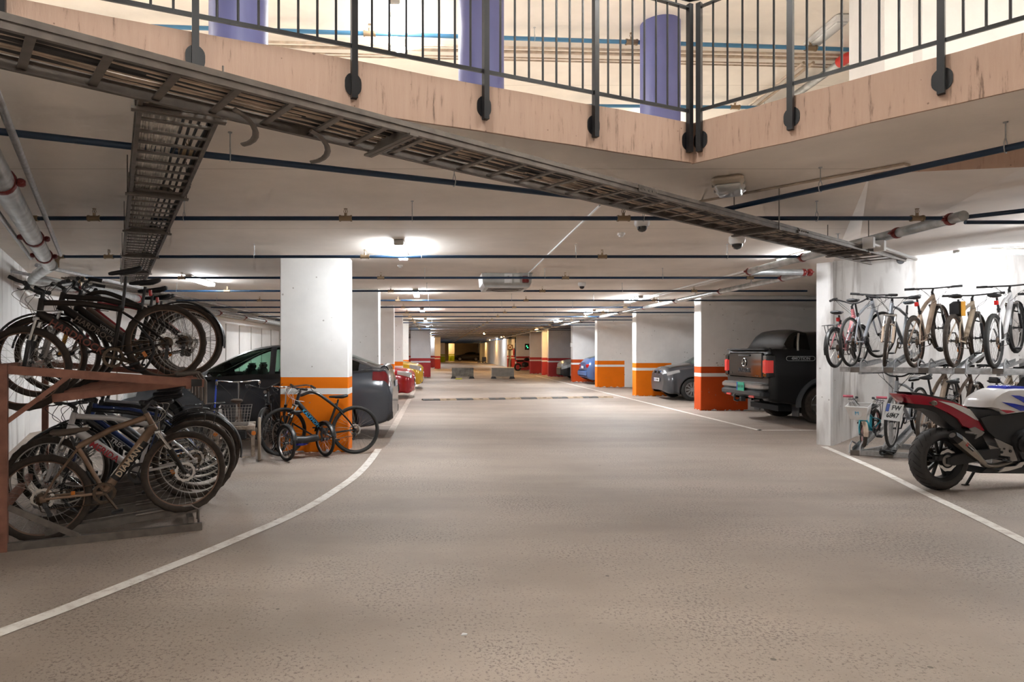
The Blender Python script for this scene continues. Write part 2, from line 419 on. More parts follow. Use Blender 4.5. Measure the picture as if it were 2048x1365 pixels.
# upper storey
mm = M(); mm.box((1, 8, HU + .1), (31, 30, .2)); struct('ceiling_upper', mm, m_ceil_up)
mm = M(); mm.box((1, 22.9, (HT + HU) / 2), (30, .2, HU - HT)); struct('wall_upper_back', mm, m_ceil_up)
mm = M(); mm.box((-14, 8, (HT + HU) / 2), (.2, 30, HU - HT)); struct('wall_upper_left', mm, m_ceil_up)
mm = M(); mm.prism([(4.9, 7.0), (5.13, 7.0), (5.13, 7.12), (5.30, 7.12), (5.36, 7.06), (13, 6.4), (13, 7.6), (4.9, 7.6)], HT, HU)
struct('wall_upper_right', mm, m_white)
# walls of the lower storey
mm = M(); mm.prism([(-3.1, 3.0), (-7.5, 11.8), (-7.8, 11.8), (-7.8, 11.4), (-3.4, 2.8)], 0, H); struct('wall_left_near', mm, m_soiled)
mm = M(); mm.prism([(-3.1, 3.0), (-3.1, -5), (-3.4, -5), (-3.4, 3.0)], 0, HU); struct('wall_left_void', mm, m_white)
mm = M(); mm.box((3.5, -5.1, HU / 2), (14, .2, HU)); struct('wall_back', mm, m_white)
mm = M(); mm.box((10.5, -1.7, HU / 2), (.2, 7.0, HU)); struct('wall_right_void', mm, m_white)
mm = M(); mm.box((-7.65, 33.8, H / 2), (.3, 44.4, H)); struct('wall_left', mm, m_white)
mm = M()
for k in range(1, 15): mm.box((-7.49, 11.9 + k * 1.55, 1.25), (.035, .03, 2.5))
obj('trim_4', mm, m_lamp_body, None, False)['kind'] = 'structure'
mm = M(); mm.box((12.75, 37, H / 2), (.3, 51, H)); struct('wall_right', mm, m_white)
# right pier and bike bay wall (one cast piece)
mm = M(); mm.prism([(6.15, 10.36), (6.28, 10.2), (6.32, 10.2), (7.45, 11.35), (12.6, 11.35), (12.6, 11.65), (7.3, 11.65)], 0, 3.6)
struct('wall_bay', mm, m_soiled)
mm = M(); mm.box((12.35, 7, 1.8), (.3, 9, 3.6)); struct('wall_bay_side', mm, m_white)
# far end
mm = M(); mm.box((3, 108.5, H / 2), (20, .3, H)); struct('wall_far', mm, m_grn_w := concrete('far_wall_paint', (0.74, 0.66, 0.50), spots=False))
mm = M(); mm.box((7.1, 85.2, H / 2), (.3, 46.4, H)); struct('wall_right_far', mm, m_white)

def column(x0, x1, y0, y1, m, label, z1=H):
    mm = M(); mm.box(((x0 + x1) / 2, (y0 + y1) / 2, z1 / 2), (x1 - x0, y1 - y0, z1), bev=.012)
    return struct('column', mm, m, label)
column(-2.335, -1.313, 9.55, 9.98, m_col_or, 'nearest white concrete column with orange painted foot, bicycle leaning on it')
column(-2.335, -1.313, 14.55, 15.0, m_col_or, 'second white column on the left, seen past the grey car')
column(-2.335, -1.313, 19.7, 20.1, m_col_or, 'third white column on the left, behind the grey car')
column(-2.335, -1.313, 24.75, 25.15, m_col_or, 'left orange footed column behind the red car')
column(-2.335, -1.313, 29.9, 30.3, m_col_or, 'left orange footed column behind the yellow car')
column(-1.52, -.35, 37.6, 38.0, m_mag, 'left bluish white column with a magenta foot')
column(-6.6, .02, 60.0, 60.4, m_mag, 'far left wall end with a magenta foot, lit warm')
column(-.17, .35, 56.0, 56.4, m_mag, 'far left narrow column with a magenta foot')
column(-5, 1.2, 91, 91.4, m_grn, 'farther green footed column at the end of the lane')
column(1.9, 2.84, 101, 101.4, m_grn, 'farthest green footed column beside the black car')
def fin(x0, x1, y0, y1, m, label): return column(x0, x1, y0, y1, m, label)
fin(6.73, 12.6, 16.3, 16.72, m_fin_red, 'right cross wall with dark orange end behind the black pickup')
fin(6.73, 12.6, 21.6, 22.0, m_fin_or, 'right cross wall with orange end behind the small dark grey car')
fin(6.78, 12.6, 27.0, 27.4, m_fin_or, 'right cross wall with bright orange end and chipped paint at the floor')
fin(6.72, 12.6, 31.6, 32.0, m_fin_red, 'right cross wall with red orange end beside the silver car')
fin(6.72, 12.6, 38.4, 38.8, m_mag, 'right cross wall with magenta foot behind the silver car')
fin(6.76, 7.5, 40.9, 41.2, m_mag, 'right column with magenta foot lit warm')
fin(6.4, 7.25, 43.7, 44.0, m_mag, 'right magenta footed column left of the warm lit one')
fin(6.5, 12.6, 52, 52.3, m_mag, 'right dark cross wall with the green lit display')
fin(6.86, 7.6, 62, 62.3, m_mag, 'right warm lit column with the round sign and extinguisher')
# ================================================================== floor markings
def ribbon(pts, wd, z=.004):
    mm = M(); P = [Vector((p[0], p[1], 0)) for p in pts]; vs = []
    for i, p in enumerate(P):
        t = (P[min(i + 1, len(P) - 1)] - P[max(i - 1, 0)]).normalized(); n = Vector((-t.y, t.x, 0)) * wd / 2
        vs += [(p.x - n.x, p.y - n.y, z), (p.x + n.x, p.y + n.y, z)]
    mm.add(vs, [(2 * i, 2 * i + 1, 2 * i + 3, 2 * i + 2) for i in range(len(P) - 1)]); return mm
def catmull(P, n):
    P = [Vector(p) for p in P]; out = []
    for i in range(len(P) - 1):
        a = P[i - 1] if i > 0 else 2 * P[0] - P[1]; b = P[i]; c = P[i + 1]; d = P[i + 2] if i + 2 < len(P) else 2 * P[-1] - P[-2]
        for k in range(n):
            t = k / n
            out.append(.5 * ((2 * b) + (c - a) * t + (2 * a - 5 * b + 4 * c - d) * t * t + (3 * b - a - 3 * c + d) * t ** 3))
    out.append(P[-1]); return out
def marking(name, pts, wd, m, label):
    o = struct(name, ribbon(pts, wd), m, label); return o
curve = [flo(*p) for p in ((757, 899), (738, 925), (712, 952), (672, 981), (622, 1012), (560, 1043), (480, 1077), (395, 1113), (300, 1151), (200, 1191), (100, 1230), (0, 1267), (-120, 1315))]
marking('parking_line', catmull(curve, 5), .105, m_line, 'curved white line sweeping from the bicycle to the lower left')
marking('parking_line', [(-.85, 11.2), (-.87, 34)], .13, m_line_faint, 'faded straight line in front of the left parking bays')
marking('parking_line', [(-.85, 11.17), (-2.6, 11.17)], .09, m_line_faint, 'short faded line beside the leaning bicycle')
marking('parking_line', [(-.9, 13.0), (-6, 13.0)], .09, m_line_faint, 'faded bay divider under the grey car')
marking('parking_line', [(6.15, 12.15), (6.2, 40)], .10, m_line, 'long straight white line in front of the right parking bays')
marking('parking_line', [(6.12, 12.2), (8.6, 12.2)], .09, m_line, 'short white line beside the black pickup')
marking('parking_line', catmull([flo(1648, 894), flo(1750, 938), flo(1845, 985), flo(1950, 1035), flo(2060, 1090), flo(2200, 1165)], 5), .10, m_line, 'white line running under the motorcycle to the right edge')
# oil and dust patches
# speed bump
m_by = mat('worn_yellow_rubber', (0.40, 0.30, 0.20), .7, var=.3, scale=10); m_bk = mat('worn_black_rubber', (0.10, 0.095, 0.09), .7, var=.3, scale=10)
a = flo(845, 801.5); b = flo(1222, 795.5); d = (b - a) / 12
t = thing('speed_bump', 'low speed bump of alternating dark and tan rubber segments across the lane', 'speed bump', a, math.atan2(d.y, d.x))
Ls = d.length
for k in range(12):
    prof = [(-.19, .002), (.19, .002), (.15, .03), (.07, .05), (-.07, .05), (-.15, .03)]
    mm = M(); x0, x1 = k * Ls + .004, (k + 1) * Ls - .004
    mm.add([(x0, p[0], p[1]) for p in prof] + [(x1, p[0], p[1]) for p in prof], [(0, 1, 2, 3, 4, 5), (11, 10, 9, 8, 7, 6)] + [(i, 6 + i, 6 + (i + 1) % 6, (i + 1) % 6) for i in range(6)])
    so = obj('segment', mm, m_by if k % 2 else m_bk, t, False)
    mm = M(); mm.box(((x0 + x1) / 2, -.125, .040), (.12, .05, .008), bev=.003)
    obj('reflector', mm, m_bk if k % 2 else m_by, so, False)

# ================================================================== railing on the gallery edge
def railing(name, org, d, posts, nb, sign, label):
    """posts: distances from the corner along direction d; the railing stands 4 cm in front of the edge beam"""
    d = Vector((*d, 0)).normalized(); n = Vector((d.y, -d.x, 0)) * sign; o = Vector((*org, 0))
    t = thing(name, label, 'railing', o + d * posts[0])
    base = o + d * posts[0]
    P = lambda s, off, z: o + d * s + n * off + Vector((0, 0, z)) - base
    zb, zt = 3.290, 4.055
    for s in posts:
        mm = M(); mm.bar(P(s, .045, 2.985), P(s, .045, 4.085), .036, .036, up=n); po = obj('post', mm, m_steel_blk, t, False)
        T = frame3(P(s, .021, 3.075), d, (0, 0, 1)) if sign < 0 else frame3(P(s, .021, 3.075), -d, (0, 0, 1))
        mm = M(); out = []
        for k in range(24):
            an = 2 * PI * k / 24; out.append((max(-.05, min(.05, .054 * math.cos(an))), .068 * math.sin(an)))
        mm.prism(out, -.005, .012, T); pl = obj('base_plate', mm, m_steel_blk, po, False)
        for q in (-.034, .034):
            mm = M(); mm.lathe([(.011, .012), (.011, .015), (.006, .022), (0, .022)], 6, T @ Matrix.Translation((q, .004, 0)))
            obj('bolt', mm, m_galv, pl, False)
    for i in range(len(posts) - 1):
        s0, s1 = posts[i], posts[i + 1]
        mm = M(); mm.bar(P(s0, .045, zb), P(s1, .045, zb), .012, .024); obj('bottom_rail', mm, m_steel_blk, t, False)
        mm = M(); mm.bar(P(s0, .045, zt), P(s1, .045, zt), .030, .012); obj('top_rail', mm, m_steel_blk, t, False)
        for k in range(nb[i]):
            s = s0 + (s1 - s0) * (k + 1) / (nb[i] + 1)
            mm = M(); mm.tube([P(s, .045, zb), P(s, .045, zt)], .0075, 8); obj('baluster', mm, m_steel_blk, t)
    return t, P
_, PL = railing('gallery_railing', (1.93, 4.83), (-.9193, -.3936), [.07, .922, 1.777, 2.643, 3.514, 4.385, 5.25, 6.1], [7] * 7, -1, 'black steel balustrade with round bars along the left gallery edge')
_, PR_ = railing('gallery_railing', (1.93, 4.83), (.6727, -.7399), [.075, .70, 1.503, 2.3, 3.1], [5, 7, 7, 7], 1, 'black steel balustrade along the right gallery edge')
t = thing('handrail', 'continuous black tube handrail bending round the gallery corner', 'handrail', (1.93, 4.83, 4.12))
dl = Vector((-.9193, -.3936, 0)); dr = Vector((.6727, -.7399, 0))
nl = Vector((.3936, -.9193, 0)); nr = Vector((-.7399, -.6727, 0))
pts = [dl * 6 + nl * .045, dl * 3 + nl * .045, dl * .22 + nl * .045, dl * .10 + nl * .05, Vector((-.05, -.075, 0)), dr * .10 + nr * .05, dr * .22 + nr * .045, dr * 1.5 + nr * .045, dr * 3 + nr * .045]
mm = M(); mm.tube(pts, .019, 12); obj('rail_tube', mm, m_steel_blk, t)
for d_, n_, ss in ((dl, nl, [.2, .95, 1.8, 2.66, 3.5]), (dr, nr, [.2, .72, 1.5])):
    for s in ss:
        mm = M(); mm.tube([d_ * s + n_ * .045 + Vector((0, 0, -.062)), d_ * s + n_ * .045], .007, 6); obj('rail_bracket', mm, m_steel_blk, t)

# ================================================================== upper storey fittings
for (x, y, lb) in ((-1.73, 5.6, 'leftmost round violet-blue column behind the balustrade'), (.49, 7.03, 'middle round violet-blue column behind the balustrade'), (2.9, 8.3, 'short looking round violet-blue column nearest the railing corner')):
    mm = M(); mm.lathe([(.25, HT), (.25, HU)], 48, Matrix.Translation((x, y, 0))); struct('column', mm, m_bluecol, lb, True)

def sprinkler_head(parent, p, r, m_fit=None, up=True):
    s = thing_part = bpy.data.objects.new('sprinkler_head', HEAD); COL.objects.link(s); s.parent = parent; s.location = p; return s
hm = M()
hm.cyl((-.055, 0, 0), (.055, 0, 0), .026, 10); hm.cyl((-.06, 0, 0), (-.045, 0, 0), .031, 10); hm.cyl((.045, 0, 0), (.06, 0, 0), .031, 10)
hm.cyl((0, 0, .02), (0, 0, .05), .014, 8)
hm.tube([(-.012, 0, .05), (-.018, 0, .065), (-.010, 0, .085), (0, 0, .088)], .003, 5); hm.tube([(.012, 0, .05), (.018, 0, .065), (.010, 0, .085), (0, 0, .088)], .003, 5)
hm.cyl((0, 0, .088), (0, 0, .092), .018, 12); hm.cyl((0, 0, .055), (0, 0, .08), .004, 6)
HEAD = hm.mesh('sprinkler_head', m_brass)
hg = M(); hg.tube([(0, 0, .14), (0, 0, .05)], .004, 6); hg.cyl((0, 0, .135), (0, 0, .14), .014, 8)
hg.tube([(0, .004, .055), (0, .022, .03), (0, .024, 0), (0, .012, -.022), (0, -.012, -.022), (0, -.024, 0), (0, -.022, .03), (0, -.004, .055)], .0035, 5)
HANG = hg.mesh('pipe_hanger', m_galv)
def cpart(name, me, parent, loc, rz=0, s=1.0, sz=None):
    o = bpy.data.objects.new(name, me); COL.objects.link(o); o.parent = parent; o.location = loc; o.rotation_euler = (0, 0, rz); o.scale = (s, s, sz or s); return o
ZP = 2.764
def pipe(a, b, r, m, label, heads=(), hangs=(), group=None, name='sprinkler_pipe', ends=True, hsz=1.18):
    a = Vector(a); b = Vector(b); d = b - a; an = math.atan2(d.y, d.x); L_ = d.length
    t = thing(name, label, 'pipe', a, an, group)
    mm = M(); mm.cyl((0, 0, 0), (L_, 0, (b.z - a.z)), r, 12); obj('pipe_run', mm, m, t)
    for s in heads: cpart('sprinkler_head', HEAD, t, (s, 0, (b.z - a.z) * s / L_), 0, r / .0205)
    for s in hangs: cpart('pipe_hanger', HANG, t, (s, 0, (b.z - a.z) * s / L_), 0, r / .0205 if r > .025 else 1, hsz)
    return t
GP = 'parallel sprinkler pipes crossing the ceiling'
ords = ['nearest', 'second', 'third', 'fourth', 'fifth', 'sixth', 'seventh', 'eighth', 'ninth', 'tenth']
rows = [(6.06, -3.83, 4.78), (8.5, -5.0, 4.84), (10.93, -6.05, 6.1), (13.3, -6.2, 7.7)]
k = 4
while len(rows) < 38: rows.append((6.06 + 2.42 * k, -6.4, 11.8)); k += 1
for i, (y, x0, x1) in enumerate(rows):
    if y > 62: x1 = 6.7
    if any(abs(y - c) < .3 for c in (16.5, 21.8, 27.2, 31.8, 38.6)): y += .45
    hd = [X - x0 for X in ((-3.24, -.86, 1.77, 4.55) if i == 0 else (-4.35, -.95, 2.2, 5.35) if i < 12 else (-.95, 2.2, 5.35)) if x0 + .3 < X < x1 - .1]
    hn = [X - x0 for X in ((-2.39, -.23, 1.96, 3.6) if i == 0 else (-5.4, -2.42, -.2, 1.85, 3.86) if i < 14 else (-2.4, 1.85)) if x0 + .2 < X < x1]
    lb = (f'{ords[i]} dark blue sprinkler pipe crossing the whole ceiling, counted from the front' if i < 10 else 'far dark blue sprinkler pipe crossing the ceiling deep in the garage')
    t = pipe((x0, y, ZP), (x1, y, ZP), .0205, m_pipe, lb, hd, hn, GP)
    if i < 3:   # elbow dropping to the main
        mm = M(); mm.tube([(.06, 0, 0), (0, 0, 0), (-.03, 0, -.025), (-.04, 0, -.06), (-.04, 0, -.14)], .028, 10); obj('elbow', mm, m_brass, t)
# angled pipes under the void edge
pipe((-3.6, 3.21, ZP), (2.5, 5.78, ZP), .0215, m_pipe, 'thick looking dark blue pipe slanting down from the left edge', [1.85 + .35], [1.2 + 1.25, 4.05, 5.75])
t = pipe((2.5, 5.78, ZP), (4.05, 3.08, ZP), .0215, m_pipe, 'dark blue pipe slanting up to the right edge from the bend', [], [.95, 2.08])
mm = M(); mm.tube([(-.08, .0, 0), (-.02, 0, 0), (.06, 0, 0)], .031, 10); obj('elbow', mm, m_blackp, t)
pipe((4.92, 6.05, ZP), (5.75, 5.25, ZP), .0205, m_pipe, 'short dark blue pipe leaving the red coupling towards the right', [], [.5])
pipe((4.75, 5.75, ZP - .1), (7.5, 5.75, ZP - .1), .018, m_pipe, 'dark pipe behind the coupling crossing the bright bay ceiling', [], [])

COUP = M(); COUP.lathe([(.050, -.024), (.058, -.024), (.062, 0), (.058, .024), (.050, .024)], 16, Matrix.Rotation(PI / 2, 4, 'X'))
for q in (-1, 1): COUP.box((q * .072, 0, 0), (.036, .04, .034), bev=.008); COUP.cyl((q * .076, -.034, 0), (q * .076, .034, 0), .008, 6)
COUPME = COUP.mesh('coupling', m_redc)
def main_pipe(pts, r, label, coups, name='main_pipe', hangs=()):
    t = thing(name, label, 'pipe', pts[0]); p0 = Vector(pts[0])
    mm = M(); mm.tube([Vector(p) - p0 for p in pts], r, 20); obj('pipe_run', mm, m_pipe_gal, t, angle=60)
    for (p, an) in coups:
        cpart('coupling', COUPME, t, Vector(p) - p0, an, r / .052)
    for p in hangs: cpart('pipe_hanger', HANG, t, Vector(p) - p0, 0, r / .024, 1.3)
    return t
zr = ZP - .01
main_pipe([(4.86, 5.9, zr), (4.88, 10.0, zr)], .05, 'galvanised main pipe running back from the dark red coupling on the right', [((4.86, 6.05, zr), 0), ((4.86, 6.75, zr), 0), ((4.87, 8.5, zr), 0), ((4.88, 9.98, zr), 0)], hangs=[(4.86, 7.75, zr)])
t = main_pipe([(4.88, 10.02, zr), (4.92, 10.1, zr), (5.84, 10.12, zr)], .05, 'short bright cross piece of the main pipe beside the pier', [((5.80, 10.12, zr), PI / 2), ((5.90, 10.12, zr), PI / 2)])
main_pipe([(5.9, 10.15, zr), (5.9, 60, zr)], .05, 'galvanised main pipe running far back over the right parking bays', [((5.9, y, zr), 0) for y in (10.9, 13.3, 15.8, 18.2, 20.6, 23.2, 26.0, 29, 32, 36)], hangs=[(5.9, y, zr) for y in (12, 14.6, 17, 19.5, 22)])
# left mains
zl = 2.60
A_ = Vector((-2.45, 3.45, zl)); B_ = Vector((-4.86, 8.02, zl)); dd = (B_ - A_).normalized(); aa = math.atan2(dd.y, dd.x) - PI / 2
main_pipe([A_ - dd * 1.9, B_], .078, 'thick galvanised main pipe at the upper left with dark red couplings', [(A_ + dd * .75, aa), (A_ + dd * 3.1, aa), (A_ + dd * 4.4, aa)])
mm = M(); mm.tube([A_ - dd * 1.9 + Vector((-.17, -.08, .06)), B_ + Vector((-.17, -.08, .06))], .022, 10)
tag(obj('conduit', mm, m_galv), 'thin pale conduit beside the thick main pipe at upper left', 'conduit')
mm = M(); mm.tube([A_ - dd * 1.9 + Vector((.12, .05, .12)), B_ + Vector((.12, .05, .12))], .022, 10)
tag(obj('conduit', mm, m_galv), 'thin pale conduit on the lane side of the thick main pipe', 'conduit')
main_pipe([(-4.9, 8.15, zl), (-5.6, 9.0, zl), (-6.2, 9.8, zl), (-6.2, 60, zl)], .07, 'galvanised main pipe running along the left wall below the ceiling', [((-6.2, y, zl), 0) for y in (11, 13.3, 15.8, 18.2, 20.6, 23, 25.5)])
for q, (x, z_, r_) in enumerate(((-6.45, 2.72, .03), (-6.0, 2.80, .03), (-6.62, 2.58, .025))):
    mm = M(); mm.tube([(x, 9.6, z_), (x, 60, z_)], r_, 8)
    tag(obj('conduit', mm, m_galv), ['grey conduit over the left wall beside the main pipe', 'grey conduit close under the ceiling on the lane side of the left wall main', 'lowest grey conduit along the left wall'][q], 'conduit')
# thin ceiling conduits
def conduit(pts, r, m, label, nm='conduit'):
    mm = M(); mm.tube(pts, r, 8); return tag(obj(nm, mm, m), label, 'conduit')
conduit([(1.58, 6.2, H - .012), (1.66, 11.55, H - .012), (1.66, 11.55, H - .12)], .011, m_whitep, 'thin white conduit along the ceiling to the fan box')
conduit([(2.35, 6.2, H - .012), (3.53, 4.83, H - .012), (3.55, 4.80, H - .03)], .011, m_cable, 'thin brown conduit on the ceiling right of the flat light')
for k_, xx in enumerate((5.35, 5.5)):
    conduit([(xx, 8.3, H - .03), (xx + .1, 40, H - .03)], .018, m_whitep, ['white conduit beside the right lamp row, lane side', 'white conduit beside the right lamp row, wall side'][k_])

# ================================================================== cable trays
def tray(a, b, wd, sp, label, rails=.075, group=None, m=m_galv_dirty, rr=.028, joints=(), arms=()):
    a = Vector(a); b = Vector(b); d = b - a; L_ = d.length
    t = thing('cable_tray', label, 'cable tray', a, math.atan2(d.y, d.x), group)
    for s in (-1, 1):
        mm = M(); y = s * wd / 2
        mm.box((L_ / 2, y, rails / 2), (L_, .006, rails)); mm.box((L_ / 2, y - s * .009, .004), (L_, .02, .006)); mm.box((L_ / 2, y - s * .009, rails - .003), (L_, .02, .006))
        mm.box((L_ / 2, y + s * .006, rails * .62), (L_, .008, .014))
        sr = obj('side_rail', mm, m, t, False)
        for j in joints:
            mm = M(); mm.box((j, y + s * .01, rails / 2), (.22, .008, rails * .8))
            for q in range(5): mm.cyl((j - .09 + q * .045, y, rails * .5), (j - .09 + q * .045, y + s * .02, rails * .5), .008, 6)
            obj('splice_plate', mm, m, sr, False)
    n = int(L_ / sp); rm = M(); rm.box((0, 0, .014), (rr, wd, .006)); rm.box((-rr / 2, 0, .016), (.004, wd, .010)); rm.box((rr / 2, 0, .016), (.004, wd, .010)); RM = rm.mesh('rung', m, False)
    for k in range(n):
        cpart('rung', RM, t, ((k + .5) * sp, 0, 0))
        if k >= 98: break
    for j in arms:
        mm = M(); mm.bar((j, -wd / 2 - .03, -.012), (j, wd / 2 + .03, -.012), .05, .012)
        mm.side([(j - .02, -.01), (j + .02, -.01), (j + .02, .0), (j - .02, .0)], -wd / 2, wd / 2)
        mm.add([(j, -wd / 2 - .02, -.02), (j, wd / 2 + .02, -.02), (j, .0 + .05, .085), (j, -.05, .085)], [(0, 1, 2, 3)])
        if j > 5 or sp < .2:
            for q in (-wd / 2 - .015, wd / 2 + .015): mm.tube([(j, q, -.01), (j, q, H - a.z)], .005, 6)
        obj('hanger_bracket', mm, m_galv_dirty, t, False)
    return t
ta = Vector((-2.172, 1.808, 2.58)); tdir = Vector((.788, .616, 0)); tb = ta + tdir * 9.75
tray(ta, tb, .37, .245, 'long cable ladder slanting from the upper left corner to the right bay', joints=(4.45, 6.9), arms=(2.45, 6.4, 8.5), rails=.056)
def bundle(a, b, n, wd, r, m, label, z=.035, seed=1, y0=0):
    rnd = random.Random(seed); a = Vector(a); b = Vector(b); d = (b - a); L_ = d.length; d.normalize(); nn = Vector((-d.y, d.x, 0)); mm = M()
    for k in range(n):
        y = y0 + (k - (n - 1) / 2) * wd / max(1, n - 1); pts = []
        for q in range(int(L_ / .3) + 2):
            s = min(L_, q * .3); pts.append(a + d * s + nn * (y + rnd.uniform(-.006, .006)) + Vector((0, 0, z + r + rnd.uniform(0, .012))))
        mm.tube(pts, r, 7)
    return tag(obj('cable_bundle', mm, m), label, 'cables') 
o = bundle(ta, tb - tdir * .6, 5, .20, .019, m_cable_d, 'thick black cables lying in the long slanting cable ladder', seed=4); o['kind'] = 'stuff'
o = bundle(ta, tb - tdir * .6, 7, .23, .010, m_cable, 'beige cables lying between the black ones in the long ladder', z=.035, seed=5, y0=.01); o['kind'] = 'stuff'
t2a = Vector((-1.12, 2.86, 2.66)); pdir = Vector((-.45, .893, 0)).normalized(); t2b = t2a + pdir * 9.2
tray(t2a, t2b, .37, .195, 'narrow cable ladder with close rungs running back on the left', joints=(1.9,), arms=(.28, 2.1, 3.7, 5.5, 7.3), rr=.03)
o = bundle(t2a, t2b, 11, .17, .0085, mat('white_cable_sheath', (.62, .58, .53), .6, var=.3, scale=20), 'row of pale cables on the left half of the narrow ladder', z=.03, seed=6, y0=.08); o['kind'] = 'stuff'
o = bundle(t2a, t2b, 4, .12, .008, m_cable_d, 'dark cables on the right half of the narrow ladder', z=.03, seed=8, y0=-.09); o['kind'] = 'stuff'
# cables bending from one ladder into the other
j0 = t2a + Vector((0, 0, .05))
bm_ = M()
for k in range(8):
    e_ = t2a + pdir * .15 + Vector((-.893, -.45, 0)) * (.02 + .02 * k) + Vector((0, 0, .045))
    s_ = ta + tdir * (2.2 + .02 * k) + Vector((-.616, .788, 0)) * (-.05 + .015 * k) + Vector((0, 0, .06))
    mid = (e_ + s_) / 2 + Vector((.05 * math.sin(k), .02, .01 + .004 * k))
    bm_.tube(catmull([s_, mid, e_, e_ + pdir * .2], 5), .0085, 6)
tag(obj('cable_bundle', bm_, m_cable), 'beige cables fanning between the two ladders where they cross', 'cables')['kind'] = 'stuff'
for q, (off, ln, rad) in enumerate(((1.38, .16, .17), (1.78, .20, .18))):
    c = ta + tdir * (off + .25) + Vector((-.616, .788, 0)) * (.16 + .04 * q)
    pts = []
    for k in range(9):
        an = PI * .62 * k / 8; pts.append(c + tdir * (.02 + rad * math.sin(an)) + Vector((-.616, .788, 0)) * (rad * 1.3 * (1 - math.cos(an)) - .1) + Vector((0, 0, -.055 * math.sin(an) + .01)))
    mm = M(); mm.tube(pts, .016, 8, flat=.5); tag(obj('cable_guide', mm, m_galv_dirty), ['curved metal cable guide beside the fanning cables', 'curved metal cable guide at the end of the narrow ladder'][q], 'cable guide')
o = bundle((-6.9, 12.0, 2.83), (-6.9, 55, 2.83), 5, .25, .02, m_galv_dirty, 'bundle of dusty pipes and ladder rails high along the left wall', seed=9); o['kind'] = 'stuff'
# white trunk boxes at the end of the tray
e0 = tb - tdir * 1.4
for q, s in enumerate((0, .32)):
    mm = M(); mm.box((0, 0, 0), (.07, .10, .12), math.atan2(tdir.y, tdir.x), bev=.006)
    o = obj('junction_box', mm, m_whitep, None, False); o.location = e0 + tdir * s + Vector((.616, -.788, 0)) * .25 + Vector((0, 0, .07)); tag(o, ['small white junction box on the end of the long cable ladder', 'small white junction box nearest the wall at the end of the ladder'][q], 'junction box')
conduit([e0 + Vector((.16, -.2, .07)), e0 + tdir * 1.5 + Vector((.16, -.2, .03)), (8.22, 11.32, 3.13)], .018, m_whitep, 'white conduit going into the bay wall at the end of the ladder')

mm = M(); mm.cyl((0, 0, 0), (0, -.006, 0), .075, 20); o = obj('wall_hole', mm, m_blackp, None); o.location = (8.23, 11.35, 3.13); tag(o, 'dark round cable hole in the bay wall under the ceiling', 'hole')
# ================================================================== lamps
def lamp_mesh(L_=1.27, wd=.13, hh=.085):
    b = M(); b.box((0, 0, -.018), (wd * 1.02, L_, .036), bev=.01)
    for s in (-1, 1): b.box((0, s * (L_ / 2 - .02), -.04), (wd, .04, .07), bev=.012)
    d = M(); d.box((0, 0, -.062), (wd * .9, L_ - .09, .056))
    return b.mesh('housing', m_lamp_body, True), d
LB, LD = lamp_mesh(); D_W = LD.mesh('diffuser', m_lamp); D_R = LD.mesh('diffuser', lampmat('lit_boosted_diffuser', (0.93, 0.97, 1.0), LAMP * 1.9)); D_H = LD.mesh('diffuser', lampmat('lit_dimmed_diffuser', (0.95, 0.97, 1.0), LAMP * .45)); D_U = LD.mesh('diffuser', m_lamp_up); D_Y = LD.mesh('diffuser', m_lamp_warm)  # same lamp throughout; right row boosted, pier and bay wall lamps dimmed
def lamp(x, y, z, diff, label, rz=0, group=None):
    t = thing('ceiling_lamp', label, 'lamp', (x, y, z), rz, group); cpart('housing', LB, t, (0, 0, 0)); cpart('diffuser', diff, t, (0, 0, 0)); return t
GL = 'lit tube lamps under the lower ceiling'
nm = ['nearest lit white tube lamp hanging over the lane', 'second lit white tube lamp over the lane', 'third lit white tube lamp over the lane', 'fourth lit white tube lamp over the lane']
for i in range(12):
    lamp(-.48, 8.75 + 6.4 * i, H, D_W if i != 7 else D_Y, nm[i] if i < 4 else 'small looking tube lamp far down the left lamp row', 0, GL)
nr_ = ['lit white tube lamp behind the main pipe near the pier', 'lit white tube lamp over the pickup, right row', 'lit white tube lamp over the small dark car, right row', 'lit white tube lamp over the right bays, fourth of the right row']
for i, (x, y) in enumerate(((5.25, 9.15), (5.2, 16.9), (5.35, 22.3), (5.45, 28.7))):
    lamp(x, y, H, D_R if i else D_H, nr_[i], 0, GL)
for i, (x, y) in enumerate(((6.25, 39.6), (6.2, 60.5), (6.2, 74), (6.2, 90), (1.5, 100), (3.6, 48))):
    lamp(x, y, H, D_Y, 'warm yellow tube lamp in the far part of the garage', 0, 'far warm tube lamps')
lamp(6.3, 66, H, D_W, 'far white lamp washing the right wall', 0, GL)
# bay with the right bicycle rack
lamp(9.35, 10.75, 3.235, D_H, 'white tube lamp along the top of the bay wall over the bicycles', PI / 2, GL)
lamp(7.9, 7.2, 2.58, D_W, 'added white fill lamp over the right bicycle rack, out of view', .45, GL)  # unseen lamp added to fill the bay and its ceiling with light
# lamps added to brighten the left bays
lamp(-4.6, 12.5, H, D_W, 'added white tube lamp over the left parking bays behind the column', 0, GL)
lamp(-4.6, 25, H, D_W, 'added white tube lamp deep over the left parking bays', 0, GL)
for i, (x, y) in enumerate(((-.5, 8.3), (-.5, 2.6), (3.6, 2.9), (3.9, 12.0), (-5.5, 6.0), (7.5, 4.2), (-3.5, 12), (1.2, -2.0))):  # only the first is seen; the rest are added to light void and fascia
    lamp(x, y, HU, D_U, ['lit tube lamp on the upper ceiling seen through the balusters', 'added unseen tube lamp on the upper ceiling over the void, left', 'added unseen tube lamp on the upper ceiling over the void, right'][i] if i < 3 else 'added tube lamp on the upper ceiling out of direct view', 0, 'upper storey tube lamps')
